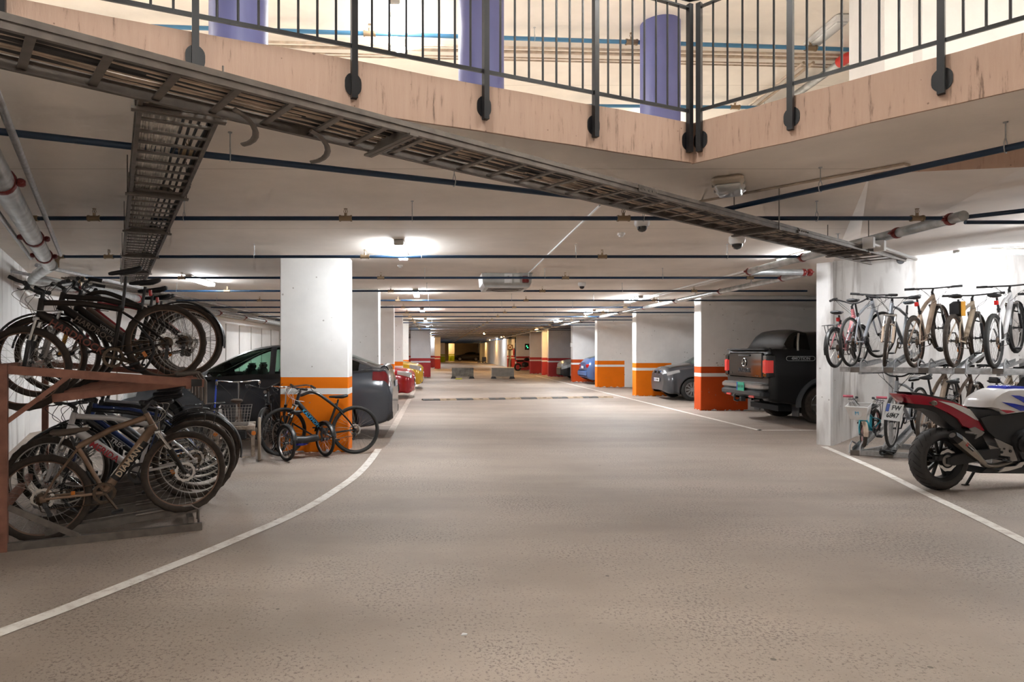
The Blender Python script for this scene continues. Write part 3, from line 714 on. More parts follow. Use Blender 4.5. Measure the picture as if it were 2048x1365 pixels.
# flat emergency light
t = thing('emergency_light', 'flat unlit emergency light with a clear cover on the ceiling', 'light', (2.46, 5.38, H), math.radians(-28))
mm = M(); mm.box((0, 0, -.03), (.24, .50, .06), bev=.02); obj('housing', mm, mat('aged_cream_plastic', (.55, .47, .38), .5), t)
mm = M(); mm.box((0, 0, -.072), (.19, .42, .03), bev=.012); cv = obj('cover', mm, m_lamp_off, t)
for s in (-1, 1):
    mm = M(); mm.cyl((s * .11, .1, -.045), (s * .125, .1, -.045), .014, 8); mm.cyl((s * .11, -.1, -.045), (s * .125, -.1, -.045), .014, 8); obj('clip', mm, m_lamp_body, t)
t = thing('ceiling_lamp', 'unlit pale lamp on the upper ceiling near the red coupling', 'lamp', (5.12, 8.4, HU))
mm = M(); mm.box((0, 0, -.04), (.2, .75, .08), bev=.02); obj('housing', mm, m_whitep, t); mm = M(); mm.box((0, 0, -.09), (.15, .65, .03), bev=.01); obj('cover', mm, m_lamp_off, t)
# dome cameras and detectors
def dome(x, y, z, label, s=1.0):
    t = thing('dome_camera', label, 'camera', (x, y, z))
    mm = M(); mm.lathe([(.07 * s, 0), (.075 * s, -.01), (.075 * s, -.05 * s), (.062 * s, -.075 * s), (.05 * s, -.078 * s), (0, -.078 * s)], 24); obj('housing', mm, m_whitep, t)
    mm = M(); mm.lathe([(.05 * s, -.075 * s), (.046 * s, -.10 * s), (.03 * s, -.122 * s), (0, -.13 * s)], 20); obj('lens_dome', mm, mat('smoked_dome', (.01, .01, .012), .08, coat=1), t)
    return t
dome(3.64, 7.75, H - .03, 'white dome camera below the long cable ladder', 1.25)
dome(2.12, 6.6, H - .06, 'dome camera half hidden above the blue pipe', 1.05)
dome(3.0, 13.2, H, 'small dome camera right of the fan box', 1.05)
for (x, y, lb, s) in ((2.22, 7.7, 'small round white smoke detector on the ceiling', .8), (-.6, 10.55, 'small white detector just behind the nearest lamp', .8), (6.45, 11.2, 'white detector high behind the pier', .9), (2.2, 33, 'tiny detector far along the ceiling', 1)):
    t = thing('smoke_detector', lb, 'detector', (x, y, H))
    mm = M(); mm.lathe([(.06 * s, 0), (.06 * s, -.02 * s), (.05 * s, -.035 * s), (0, -.036 * s)], 20); obj('base', mm, m_whitep, t)
    mm = M(); mm.lathe([(.035 * s, -.034 * s), (.03 * s, -.06 * s), (0, -.064 * s)], 16); obj('sensor', mm, m_whitep, t)
# fan box
t = thing('ventilation_fan', 'grey metal jet fan box hanging under the ceiling', 'fan', (1.28, 11.6, H))
mm = M(); mm.side([(-.46, 0), (.46, 0), (.44, -.18), (.40, -.26), (-.40, -.26), (-.44, -.18)], 0, .95); obj('casing', mm, mat('pale_sheet_steel', (.52, .53, .52), .4, .5, var=.15, scale=6), t, False)
mm = M(); mm.box((0, .45, -.262), (.66, .5, .012)); mm.tube([(.26 * math.cos(a_ * PI / 8), .45 + .2 * math.sin(a_ * PI / 8), -.27) for a_ in range(16)], .012, 6, closed=True); obj('intake_grille', mm, m_galv_dirty, t, False)
mm = M(); mm.box((.02, -.006, -.1), (.14, .01, .17)); obj('label_plate', mm, m_whitep, t, False, mtx=None)
mm = M(); mm.box((.18, -.006, -.10), (.10, .01, .15)); obj('label_plate', mm, mat('grey_label', (.6, .6, .58), .5), t, False)
lettering('IT', .05, m_blackp, frame3((.02, -.012, -.075), (1, 0, 0), (0, 0, 1)), t)
mm = M(); mm.box((.33, -.02, -.12), (.12, .05, .12), bev=.01); mm.cyl((.33, -.02, -.12), (.33, -.06, -.12), .035, 12); obj('isolator_switch', mm, m_redc, t)
for s in (-.42, .42):
    mm = M(); mm.box((s, -.01, .002), (.1, .04, .006)); obj('mounting_foot', mm, m_galv_dirty, t, False)

# ================================================================== upper storey pipes
t = pipe((-6, 7.9, 5.6), (4.85, 8.62, 5.6), .027, m_pipe_up, 'bright blue pipe under the upper ceiling seen through the balusters', [5.15, 8.6], [1.0, 7.3], hsz=1.1)
pipe((4.85, 8.62, 5.6), (7.2, 8.8, 5.6), .027, m_pipe_up, 'right end of the upper blue pipe ending at the white wall', [.2], [1.1])
pipe((2.3, 10.65, 5.6), (6.1, 10.75, 5.6), .027, m_pipe_up, 'lower looking blue pipe just above the gallery edge', [2.7], [3.2])
for q, (y, r_) in enumerate(((9.0, .018), (9.12, .022), (9.3, .012), (9.38, .012))):
    conduit([(-6, y - .55, 5.68), (7.5, y + .1, 5.68)], r_, m_cable if q > 1 else m_cable, 'beige conduit crossing the upper ceiling')['group'] = 'beige conduits on the upper ceiling'
t = main_pipe([(7.0, 8.75, 5.55), (5.75, 8.7, 5.55), (5.66, 8.8, 5.55), (5.64, 12.5, 5.55)], .055, 'pale pipe with a bright red elbow on the upper storey', [])
mm = M(); mm.tube([(-1.02, -.05, 0), (-1.25, -.05, 0), (-1.34, .05, 0), (-1.36, .2, 0)], .075, 14); obj('elbow', mm, mat('bright_red_coupling', (.6, .03, .02), .35), t)
for q, x in enumerate((5.28, 5.42)):
    conduit([(x, 9.2, 5.66), (x, 13, 5.66)], .022, m_cable, 'tan conduit beside the pale upper pipe')['group'] = 'tan conduits beside the pale upper pipe'

# ================================================================== far lane objects
m_barr = mat('weathered_concrete', (.20, .18, .15), .9, dirt=(.08, .07, .06), dirt_amt=.7, dirt_scale=5, bump=.6)
m_barr2 = mat('pale_weathered_concrete', (.24, .22, .19), .9, var=.2, scale=6, bump=.4)
for (px0, px1, m_, lb) in ((904, 947, m_barr, 'dark mottled barrier block across the lane, left'), (984, 1028, m_barr2, 'plain grey barrier block across the lane, right')):
    a = flo(px0, 758); b = flo(px1, 758); wd = b.x - a.x
    t = thing('barrier_block', lb, 'barrier', ((a.x + b.x) / 2, a.y, 0))
    mm = M(); mm.side([(-wd / 2, .12), (wd / 2, .12), (wd / 2, .60), (-wd / 2, .60)], 0, .35); obj('body', mm, m_, t, False)
    for s in (-1, 1):
        mm = M(); mm.side([(s * wd * .42 - .16, 0), (s * wd * .42 + .16, 0), (s * wd * .42 + .1, .12), (s * wd * .42 - .1, .12)], .02, .33); obj('foot', mm, m_blackp, t, False)
    mm = M(); mm.box((0, .17, .07), (wd * .75, .1, .05)); obj('base_rail', mm, m_line_faint, t, False)
a = flo(911, 759); mm = M(); mm.prism([(0, 0), (.28, -.05), (.36, .06), (.1, .16), (-.02, .08)], .002, .06); o = obj('yellow_mat', mm, mat('faded_yellow', (.55, .5, .06), .6), None, False); o.location = a + Vector((0, -.25, 0)); tag(o, 'small yellow marker lying before the dark barrier block', 'marker')
t = thing('exit_sign', 'dark panel with a green lit symbol on a far column', 'sign', (7.35, 51.965, 1.9))
mm = M(); mm.box((0, 0, 0), (.36, .06, .50), bev=.02); obj('panel', mm, m_blackp, t)
m_gl = mat('green_lit_symbol', (.05, .8, .25), .5, emit=(.05, .9, .3), es=2.0)
for (x, z_) in ((-.03, .06), (.05, -.06)):
    mm = M(); mm.cyl((x, -.03, z_), (x, -.045, z_), .05, 10); obj('lit_symbol', mm, m_gl, t)
t = thing('wall_sign', 'square dark sign with a pale ring on the warm lit column', 'sign', (7.12, 61.975, 1.93))
mm = M(); mm.box((0, 0, 0), (.52, .04, .5)); obj('panel', mm, mat('brown_sign', (.12, .06, .03), .5), t, False)
mm = M(); mm.tube([(.15 * math.cos(k * PI / 10), -.03, .15 * math.sin(k * PI / 10)) for k in range(20)], .03, 6, closed=True); obj('ring_symbol', mm, m_whitep, t)
t = thing('fire_extinguisher', 'red fire extinguisher hanging on the warm lit column', 'fire extinguisher', (7.5, 61.905, 1.15))
mm = M(); mm.lathe([(0, 0), (.09, .01), (.1, .05), (.1, .5), (.06, .6), (.03, .64), (0, .64)], 16); obj('cylinder', mm, mat('dark_red_enamel', (.25, .01, .01), .35), t)
mm = M(); mm.box((0, 0, .68), (.1, .05, .06)); mm.tube([(.05, 0, .68), (.14, 0, .6), (.13, 0, .3)], .012, 6); obj('valve', mm, m_blackp, t)
mm = M(); mm.box((0, 0, 0), (.06, .16, .2), bev=.01); o = obj('switch_box', mm, m_whitep, None); o.location = (6.69, 31.8, 1.84); tag(o, 'small white switch box on the edge of a right cross wall', 'box')
for (x, y, w_, h_, lb) in ((7.0, 86, .55, .8, 'dark wheeled cart standing by the far right wall'), (6.3, 86, .3, .25, 'small dark object beside the far cart')):
    t = thing('cart', lb, 'cart', (x - .6, y, 0)); mm = M(); mm.box((0, 0, h_ / 2 + .08), (w_, .4, h_ * .8), bev=.03); obj('body', mm, m_galv_dirty, t)
    mm = M()
    for s in (-1, 1): mm.cyl((s * w_ * .35, -.22, .08), (s * w_ * .35, -.16, .08), .08, 10)
    obj('wheel', mm, m_blackp, t)
mm = M(); mm.tube([(-.02, 0, 0), (.0, 0, .5), (.03, .02, 1.08)], .014, 8); o = obj('blue_pole', mm, mat('blue_strap', (.02, .06, .45), .5), None); o.location = flo(428, 905); tag(o, 'thin upright blue pole between the left rack and the tricycle', 'pole')
# litter on the floor
mm = M(); mm.prism([(0, 0), (.03, .005), (.035, .02), (.01, .028)], .001, .006); o = obj('paper_scrap', mm, m_whitep, None, False); o.location = flo(922, 1273); tag(o, 'small pale scrap lying on the asphalt near the bottom', 'litter')
# ================================================================== bicycles
m_tyre = mat('black_tyre_rubber', (.018, .017, .016), .75)
m_tyre_d = mat('dusty_tyre_rubber', (.048, .036, .028), .9, var=.3, scale=25)
m_rim_al = mat('dull_aluminium_rim', (.42, .40, .38), .4, .8)
m_rim_bk = mat('black_rim', (.03, .03, .03), .4, .3)
m_rim_du = mat('dusty_brown_rim', (.20, .12, .085), .6, .3)
m_spoke = mat('steel_spokes', (.45, .43, .40), .35, .9)
m_chrome = mat('chromed_steel', (.6, .6, .6), .18, 1.0)
m_chain = mat('rusty_chain_steel', (.12, .085, .06), .5, .7, var=.4, scale=40)
m_sad = mat('black_saddle', (.02, .02, .022), .5)
m_sad_d = mat('dusty_saddle', (.12, .09, .07), .7)
m_fend = mat('black_mudguard', (.02, .02, .02), .4)
m_dkgrey = mat('dark_grey_metal', (.06, .06, .062), .4, .5)
m_redl = mat('red_reflector', (.6, .02, .02), .25, coat=.6)
m_amber = mat('amber_reflector', (.75, .22, .02), .3, coat=.5)
def paint(name, c, r=.35, **k): return mat(name, c, r, 0.1, coat=.4, **k)
m_bpaint = paint('black_gloss_frame', (.012, .012, .014)); m_bdusty = mat('dusty_black_frame', (.026, .019, .015), .5, .2, var=.4, scale=9)
m_tan = mat('dusty_champagne_frame', (.50, .38, .285), .5, .25, var=.25, scale=8); m_tan2 = mat('sandy_beige_frame', (.56, .45, .33), .45, .25, var=.2, scale=8)
m_silver = paint('silver_frame', (.42, .45, .50)); m_whitef = paint('white_frame', (.62, .61, .62)); m_pink = paint('pink_frame', (.62, .22, .24))
m_turq = paint('turquoise_frame', (.015, .33, .42)); m_slate = paint('slate_grey_frame', (.20, .22, .25)); m_brown = mat('dusty_brown_frame', (.20, .14, .11), .5, .3, var=.3, scale=9)
m_bronze = mat('dusty_bronze_frame', (.28, .18, .12), .5, .3, var=.35, scale=8)

_WH = {}
def wheel_meshes(r, tw, rim, tyre, nsp=32, knob=False, disc=True):
    k = (r, tw, rim.name, tyre.name, nsp, knob, disc)
    if k in _WH: return _WH[k]
    RX = Matrix.Rotation(PI / 2, 4, 'X')
    ty = M(); n = 48 if not knob else 72; R = r - tw / 2
    prof = []
    for j in range(10):
        an = 2 * PI * j / 10; prof.append((R + tw / 2 * math.cos(an), tw / 2 * math.sin(an)))
    if knob:
        vs = []; fs = []
        for i in range(n):
            an = 2 * PI * i / n
            for j, (q, z) in enumerate(prof):
                e = .005 if (i % 3 == 0 and j in (0, 1, 9)) or (i % 3 == 1 and j in (2, 8)) else 0
                vs.append(((q + e) * math.cos(an), z, (q + e) * math.sin(an)))
        for i in range(n):
            for j in range(10): fs.append((i * 10 + j, i * 10 + (j + 1) % 10, ((i + 1) % n) * 10 + (j + 1) % 10, ((i + 1) % n) * 10 + j))
        ty.add(vs, fs)
    else: ty.lathe(prof, n, RX, closed=True)
    ri = M(); ro = r - tw * .82; ri.lathe([(ro, -.011), (ro + .008, -.012), (ro + .008, .012), (ro, .011), (ro - .016, .006), (ro - .016, -.006)], n, RX, closed=True)
    sp = M(); rh = .022
    for i in range(nsp):
        s = 1 if i % 2 else -1; an = 2 * PI * i / nsp; ah = an + (1 if (i // 2) % 2 else -1) * 1.15
        sp.tube([(rh * math.cos(ah), s * .028, rh * math.sin(ah)), ((ro - .012) * math.cos(an), 0, (ro - .012) * math.sin(an))], .0013, 3, cap=False)
    hub = M(); hub.lathe([(.008, -.055), (.008, -.036), (.026, -.034), (.026, -.026), (.014, -.02), (.014, .02), (.026, .026), (.026, .034), (.008, .036), (.008, .055)], 14, RX)
    sp.v, sp.f = sp.v, sp.f
    dc = M()
    if disc:
        q = 36; vs = []
        for i in range(q):
            an = 2 * PI * i / q; e = .082 + (.003 if i % 3 else -.003)
            vs += [(e * math.cos(an), -.036, e * math.sin(an)), (.062 * math.cos(an), -.036, .062 * math.sin(an))]
        dc.add(vs, [(2 * i, 2 * i + 1, (2 * i + 3) % (2 * q), (2 * i + 2) % (2 * q)) for i in range(q)])
        for i in range(6):
            an = PI / 3 * i; dc.bar((.02 * math.cos(an), -.036, .02 * math.sin(an)), (.066 * math.cos(an + .4), -.036, .066 * math.sin(an + .4)), .008, .002)
    _WH[k] = (ri.mesh('rim', rim), ty.mesh('tyre', tyre, angle=60), sp.mesh('spokes', m_spoke), hub.mesh('hub', m_dkgrey), dc.mesh('brake_disc', m_chrome) if disc else None)
    return _WH[k]
def wheel(parent, x, y, z, r, tw=.045, rim=None, tyre=None, knob=False, disc=True, pre=None, nsp=32, ref=None):
    rm, ty, sp, hb, dc = wheel_meshes(r, tw, rim or m_rim_al, tyre or m_tyre, nsp, knob, disc)
    T = Matrix.Translation((x, y, z)) @ Matrix.Rotation(random.uniform(0, 1), 4, 'Y')
    if pre is not None: T = pre @ T
    wo = link('wheel', rm, parent, T)
    link('tyre', ty, wo); link('spokes', sp, wo); link('hub', hb, wo)
    if dc: link('brake_disc', dc, wo)
    if ref:
        mm = M(); mm.box((.6 * r, 0, 0), (.03, .012, .05)); obj('spoke_reflector', mm, ref, wo)
    return wo
def arc(cx, cz, r, a0, a1, n=14, y=0): return [(cx + r * math.cos(math.radians(a0 + (a1 - a0) * i / n)), y, cz + r * math.sin(math.radians(a0 + (a1 - a0) * i / n))) for i in range(n + 1)]
SADL = {}
def saddle_mesh(m, s=1.0):
    if (m.name, s) in SADL: return SADL[(m.name, s)]
    mm = M(); st = [(-.13, .055, .025), (-.11, .075, .045), (-.06, .072, .052), (0, .045, .045), (.06, .026, .038), (.12, .02, .032), (.145, .012, .02)]
    vs = []; fs = []; n = 10
    for (x, w_, h_) in st:
        for j in range(n):
            an = 2 * PI * j / n; vs.append((x * s, w_ * s * math.cos(an), (.02 + h_ * .55 * math.sin(an) + (.012 if x < -.08 else 0)) * s))
    for i in range(len(st) - 1):
        for j in range(n): fs.append((i * n + j, i * n + (j + 1) % n, (i + 1) * n + (j + 1) % n, (i + 1) * n + j))
    fs.append(tuple(reversed(range(n)))); fs.append(tuple(range((len(st) - 1) * n, len(st) * n)))
    mm.add(vs, fs); SADL[(m.name, s)] = mm.mesh('saddle', m, angle=80); return SADL[(m.name, s)]

def bicycle(label, mtx, r=.345, wb=1.06, frame=None, tyre=None, rim=None, tw=.048, knob=False, disc=True, style='mtb', steer=0.0, sad=.50,
            bar='flat', susp=True, fend=None, rack=False, basket=None, saddle=None, text=None, text_m=None, text_size=.06, grips=None, lean=0, lock=False,
            bag=None, taillight=False, fork_m=None, cat='bicycle', bw=.62, s=1.0, bell=False, front_fend=None, bottle=None, stand=False, lowstep=False, crank=-60, group=None, top_text=None, text2=None, text2_m=None, cables=None, headlight=False, barends=False, side=-1, sleeve=False):
    """local frame: x forward, z up, rear tyre touches the ground at the origin; side=-1: right-hand (drive) side is -y"""
    frame = frame or m_bpaint
    t = thing('bicycle', label, cat, mtx=mtx @ Matrix.Rotation(lean, 4, 'X') @ Matrix.Scale(s, 4) if s != 1 else mtx @ Matrix.Rotation(lean, 4, 'X'), group=group)
    BB = Vector((.435 * wb / 1.06, 0, r - .045)); ST = BB + Vector((-.155, 0, .43)); HB = Vector((wb - .185, 0, r + .405)); HTp = Vector((wb - .235, 0, r + .545))
    if style == 'kid': ST = BB + Vector((-.09, 0, .20)); HB = Vector((wb - .13, 0, r + .21)); HTp = Vector((wb - .17, 0, r + .33))
    RA = Vector((0, 0, r)); FA = Vector((wb, 0, r))
    ax = (HTp - HB).normalized()
    SM = Matrix.Translation(HB) @ Matrix.Rotation(steer, 4, ax) @ Matrix.Translation(-HB)
    # frame
    f = M(); tt = .019 if style != 'fat' else .024; dt = .024 if style in ('mtb', 'city', 'kid') else .033
    if style == 'curved':
        f.tube(catmull([HTp + Vector((-.01, 0, -.03)), HTp + Vector((-.22, 0, .01)), ST + Vector((.02, 0, -.035)), ST + Vector((-.10, 0, -.13)), RA + Vector((.03, .055, .02))][:4], 6), [.022] * 19, 8)
    elif style == 'step' or lowstep:
        f.tube(catmull([HB + Vector((-.01, 0, .02)), HB + Vector((-.20, 0, -.20)), BB + Vector((.08, 0, .10)), BB + Vector((-.06, 0, .18))], 6), .021, 8)
    else: f.tube([HTp + Vector((-.005, 0, -.035)), (HTp + ST) / 2 + Vector((0, 0, -.008)), ST + Vector((0, 0, -.03))], tt, 8)
    f.tube([HB + Vector((-.005, 0, .025)), BB + Vector((.01, 0, .01))], [dt, dt * .92], 10, flat=1.15)
    f.tube([BB, ST], .018, 8); f.tube([HB - ax * .01, HTp], .024, 10)
    f.cyl(BB + Vector((0, -.036, 0)), BB + Vector((0, .036, 0)), .024, 10)
    for q in (-1, 1):
        f.tube([ST + Vector((0, q * .012, -.05)), (ST * .35 + RA * .65) + Vector((0, q * .045, 0)), RA + Vector((.01, q * .062, .01))], [.011, .010, .009], 6)
        f.tube([BB + Vector((-.02, q * .014, 0)), BB * .7 + RA * .3 + Vector((0, q * .045, 0)), RA + Vector((.02, q * .062, 0))], [.013, .011, .010], 6)
        f.box(RA + Vector((.005, q * .062, 0)), (.045, .006, .05), bev=.002)
    fo = obj('frame', f, frame, t, angle=60)
    # seat post, saddle
    post_top = ST + (ST - BB).normalized() * (sad - .43 if sad > .43 else .06) * 1.0
    mm = M(); mm.tube([ST + Vector((0, 0, -.04)), post_top], .0135, 8); mm.cyl(ST + Vector((0, 0, -.015)), ST + Vector((0, 0, .012)), .022, 8); obj('seat_post', mm, m_dkgrey if style != 'kid' else m_blackp, t)
    ss = 1.0 if style != 'kid' else .8
    so = link('saddle', saddle_mesh(saddle or m_sad, ss), t, Matrix.Translation(post_top + Vector((-.01, 0, .02))))
    mm = M()
    for q in (-1, 1): mm.tube([(-.09, q * .025, .02), (-.04, q * .022, -.005), (.05, q * .02, -.002), (.10, q * .012, .025)], .0035, 5)
    obj('saddle_rails', mm, m_dkgrey, so)
    # fork
    k = M(); fm = fork_m or frame
    sx = .062 if susp else .05
    cr = HB - ax * .03
    if susp:
        mid = cr.lerp(FA, .48)
        for q in (-1, 1):
            k.tube([mid + Vector((0, q * sx, .02)), FA + Vector((-.01, q * sx, 0))], [.019, .016], 8); k.tube([FA + Vector((-.01, q * sx, .012)), FA + Vector((.004, q * sx, -.008))], .014, 6)
        k.tube([mid + Vector((-.02, -sx, .015)), mid + Vector((.0, -sx, .03)) + Vector((.01, .01, .012)), mid + Vector((0.01, 0, .06)), mid + Vector((.01, sx - .01, .042)), mid + Vector((-.02, sx, .015))], .010, 6)
    else:
        k.box(cr, (.035, .10, .03), bev=.008)
        for q in (-1, 1): k.tube([cr + Vector((0, q * .04, 0)), cr.lerp(FA, .55) + Vector((-.008, q * sx, 0)), FA + Vector((0, q * sx, 0))], [.014, .012, .009], 8)
    ko = obj('fork', k, fm, t, angle=60, mtx=SM)
    if susp:
        sm_ = M(); sm_.box(cr, (.05, .15, .035), bev=.008)
        for q in (-1, 1): sm_.tube([cr + Vector((0, q * sx, 0)), mid + Vector((0, q * sx, .01))], .014, 8)
        obj('stanchions', sm_, m_chrome, ko)
    # bars
    hs = HTp + ax * .04 + Vector((.03, 0, .03)); hb = M()
    hb.tube([HTp, HTp + ax * .045], .017, 8); hb.tube([HTp + ax * .035, hs + Vector((.03, 0, .01))], .015, 8)
    c = hs + Vector((.035, 0, .012)); W = bw / 2
    if bar == 'flat': bp = [c + Vector((-.035, -W, .012)), c + Vector((-.01, -W * .45, .006)), c + Vector((0, -.05, 0)), c + Vector((0, .05, 0)), c + Vector((-.01, W * .45, .006)), c + Vector((-.035, W, .012))]
    elif bar == 'riser': bp = [c + Vector((-.05, -W, .05)), c + Vector((-.03, -W * .5, .045)), c + Vector((0, -.07, 0)), c + Vector((0, .07, 0)), c + Vector((-.03, W * .5, .045)), c + Vector((-.05, W, .05))]
    elif bar == 'cruiser': bp = [c + Vector((-.17, -W, .06)), c + Vector((-.07, -W * .92, .075)), c + Vector((.015, -.12, .03)), c + Vector((0, -.04, 0)), c + Vector((0, .04, 0)), c + Vector((.015, .12, .03)), c + Vector((-.07, W * .92, .075)), c + Vector((-.17, W, .06))]
    else: bp = [c + Vector((-.03, -W, .12)), c + Vector((-.02, -W * .6, .11)), c + Vector((0, -.06, 0)), c + Vector((0, .06, 0)), c + Vector((-.02, W * .6, .11)), c + Vector((-.03, W, .12))]
    bp2 = catmull(bp, 4); hb.tube(bp2, .0115, 8)
    ho = obj('handlebar', hb, m_dkgrey if style != 'kid' else m_chrome, t, mtx=SM)
    gm = grips or m_blackp
    for e, e2 in ((bp2[0], bp2[2]), (bp2[-1], bp2[-3])):
        dv = (e2 - e).normalized(); g = M(); g.tube([e - dv * .005, e + dv * .02, e + dv * .06, e + dv * .12], [.019, .0175, .0185, .018], 10); obj('grip', g, gm, ho)
        if barends: g = M(); g.tube([e, e + Vector((.05, 0, .03)), e + Vector((.10, 0, .07))], [.012, .013, .016], 8); obj('bar_end', g, gm, ho)
        p = e + dv * .16; lv = M(); lv.box(p + Vector((.012, 0, -.008)), (.035, .035, .03), bev=.006)
        lv.tube([p + Vector((.025, 0, -.012)), p + Vector((.06, 0, -.02)) - dv * .03, p + Vector((.065, 0, -.022)) - dv * .11], [.007, .0055, .005], 6); obj('brake_lever', lv, m_dkgrey, ho)
    cb = M(); cm = cables or m_cable_d
    for q in (-1, 1):
        p = bp2[3 if q < 0 else -4] + Vector((.03, 0, -.01)); cb.tube(catmull([p, p + Vector((.10, -q * .02, -.03)), HTp + Vector((.10, q * .05, -.06)), HB + Vector((.03, q * .035, -.02))], 5), .0028, 5)
        p = bp2[4 if q < 0 else -5] + Vector((.02, 0, -.01)); cb.tube(catmull([p, p + Vector((.08, -q * .05, -.10)), HB + Vector((.02, q * .04, .05)), HB + Vector((-.12, q * .02, .02))], 5), .0028, 5)
    obj('cables', cb, cm, ho)
    # wheels
    wheel(t, 0, 0, r, r, tw, rim, tyre, knob, disc, ref=m_amber if style != 'kid' else None)
    wheel(t, wb, 0, r, r, tw, rim, tyre, knob, disc, pre=SM)
    # drive train
    sd = side
    cr_ = M(); RX = Matrix.Translation(BB + Vector((0, sd * .05, 0))) @ Matrix.Rotation(PI / 2, 4, 'X')
    R1 = .085 if style != 'kid' else .055
    n = 36; vs = []
    for i in range(n):
        an = 2 * PI * i / n; e = R1 + (.004 if i % 2 else 0)
        for rr_, yy in ((e, 0), (R1 - .022, 0), (R1 - .022, .004), (e, .004)): vs.append((BB.x + rr_ * math.cos(an), BB.y + sd * .05 + yy, BB.z + rr_ * math.sin(an)))
    cr_.add(vs, [(4 * i + a_, 4 * i + (a_ + 1) % 4, (4 * (i + 1) + (a_ + 1) % 4) % (4 * n), (4 * (i + 1) + a_) % (4 * n)) for i in range(n) for a_ in range(4)])
    for i in range(4): an = PI / 2 * i + .4; cr_.bar(BB + Vector((0, sd * .05, 0)), BB + Vector((math.cos(an) * (R1 - .015), sd * .05, math.sin(an) * (R1 - .015))), .012, .004, up=(0, 1, 0))
    ca = math.radians(crank); CL = .17 if style != 'kid' else .09
    e1 = BB + Vector((math.cos(ca) * CL, sd * .075, math.sin(ca) * CL)); e2 = BB + Vector((-math.cos(ca) * CL, -sd * .075, -math.sin(ca) * CL))
    cr_.tube([BB + Vector((0, sd * .06, 0)), e1], [.014, .010], 6); cr_.tube([BB + Vector((0, -sd * .06, 0)), e2], [.014, .010], 6); cr_.cyl(BB + Vector((0, -.075, 0)), BB + Vector((0, .075, 0)), .012, 8)
    co = obj('crankset', cr_, m_dkgrey if rim is not m_rim_du else m_chain, t)
    for e, q in ((e1, sd), (e2, -sd)):
        g = M(); g.box(e + Vector((0, q * .055, 0)), (.085, .075, .022), bev=.005); g.cyl(e, e + Vector((0, q * .09, 0)), .006, 6); obj('pedal', g, m_blackp, co)
    ch = M(); rc = .035; y = sd * .048
    up_ = [(BB.x + R1 * math.cos(a_), y, BB.z + R1 * math.sin(a_)) for a_ in [PI / 2 - .05, PI / 4, 0, -PI / 4, -PI / 2]]
    ch.tube([(0, y * .9, r + rc)] + up_ + [(.02, y * .9, r - rc - .05), (.035, y * .9, r - rc - .09), (-.02, y * .9, r - rc - .06), (-rc, y * .9, r), ], .004, 4, closed=True)
    obj('chain', ch, m_chain, t)
    cs = M(); cs.lathe([(.052, 0), (.052, .003), (.044, .006), (.038, .010), (.032, .014), (.026, .018), (0, .018)], 20, Matrix.Translation((0, sd * .034, r)) @ Matrix.Rotation(-sd * PI / 2, 4, 'X') if sd > 0 else Matrix.Translation((0, -.034, r)) @ Matrix.Rotation(PI / 2, 4, 'X'))
    obj('cassette', cs, m_chain, t)
    dr = M(); dr.box((.012, sd * .06, r - .05), (.03, .02, .05), bev=.005); dr.bar((.015, sd * .055, r - .06), (.035, sd * .05, r - .13), .03, .012, up=(0, 1, 0)); dr.cyl((.035, sd * .045, r - .13), (.035, sd * .058, r - .13), .02, 8); obj('rear_derailleur', dr, m_dkgrey, t)
    def fender(cx, a0, a1, m, pre=None):
        R = r + .022; mm = M(); P = arc(cx, r, R, a0, a1, 18); vs = []; fs = []; w_ = tw * .62
        for p in P:
            ux = (p[0] - cx) / R; uz = (p[2] - r) / R
            for (dy, dr_) in ((-w_, -.012), (-w_ * .7, 0), (0, .005), (w_ * .7, 0), (w_, -.012)): vs.append((p[0] + ux * dr_, dy, p[2] + uz * dr_))
        for i in range(len(P) - 1):
            for j in range(4): fs.append((i * 5 + j, i * 5 + j + 1, i * 5 + 6 + j, i * 5 + 5 + j))
        mm.add(vs, fs)
        for an in (a0 + (a1 - a0) * .25, a1 - (a1 - a0) * .1):
            q = math.radians(an)
            for y_ in (-1, 1): mm.tube([(cx, y_ * .06, r), (cx + R * math.cos(q), y_ * w_, r + R * math.sin(q))], .002, 4)
        return obj('mudguard', mm, m, t, mtx=pre)
    if fend: fender(0, 45, 195, fend)
    if fend or front_fend: fender(wb, 15, 165, fend or front_fend, SM)
    if rack:
        mm = M(); z = r * 2 + .05
        for q in (-1, 1):
            mm.tube([(.14, q * .05, z), (-.26, q * .055, z), (-.30, q * .03, z)], .005, 6); mm.tube([(0, q * .07, r + .02), (-.06, q * .06, z)], .005, 6); mm.tube([(0, q * .07, r + .02), (-.18, q * .06, z)], .005, 6)
        for xx in (.1, 0, -.1, -.2): mm.tube([(xx, -.05, z), (xx, .05, z)], .004, 6)
        mm.tube([(.14, .05, z), ST + Vector((0, .01, -.04))], .004, 5)
        obj('luggage_rack', mm, m_dkgrey if rack is True else rack, t)
    if taillight:
        mm = M(); mm.box(post_top + Vector((-.035, 0, -.06)), (.03, .045, .06), bev=.006); obj('tail_light', mm, m_redl, t)
    if headlight:
        mm = M(); mm.cyl(c + Vector((.02, 0, -.05)), c + Vector((.07, 0, -.05)), .022, 10, .026); obj('head_light', mm, m_chrome, ho)
    if bottle:
        mm = M(); a_ = HB.lerp(BB, .35) + Vector((-.045, 0, .03)); b_ = HB.lerp(BB, .72) + Vector((-.045, 0, .03)); mm.tube([a_, a_.lerp(b_, .15), b_], [.02, .034, .034], 10); obj('water_bottle', mm, bottle, t)
    if stand:
        mm = M(); mm.tube([BB + Vector((-.08, -sd * .02, -.02)), Vector((BB.x - .14, -sd * .16, .01))], .008, 6); obj('kickstand', mm, m_dkgrey, t)
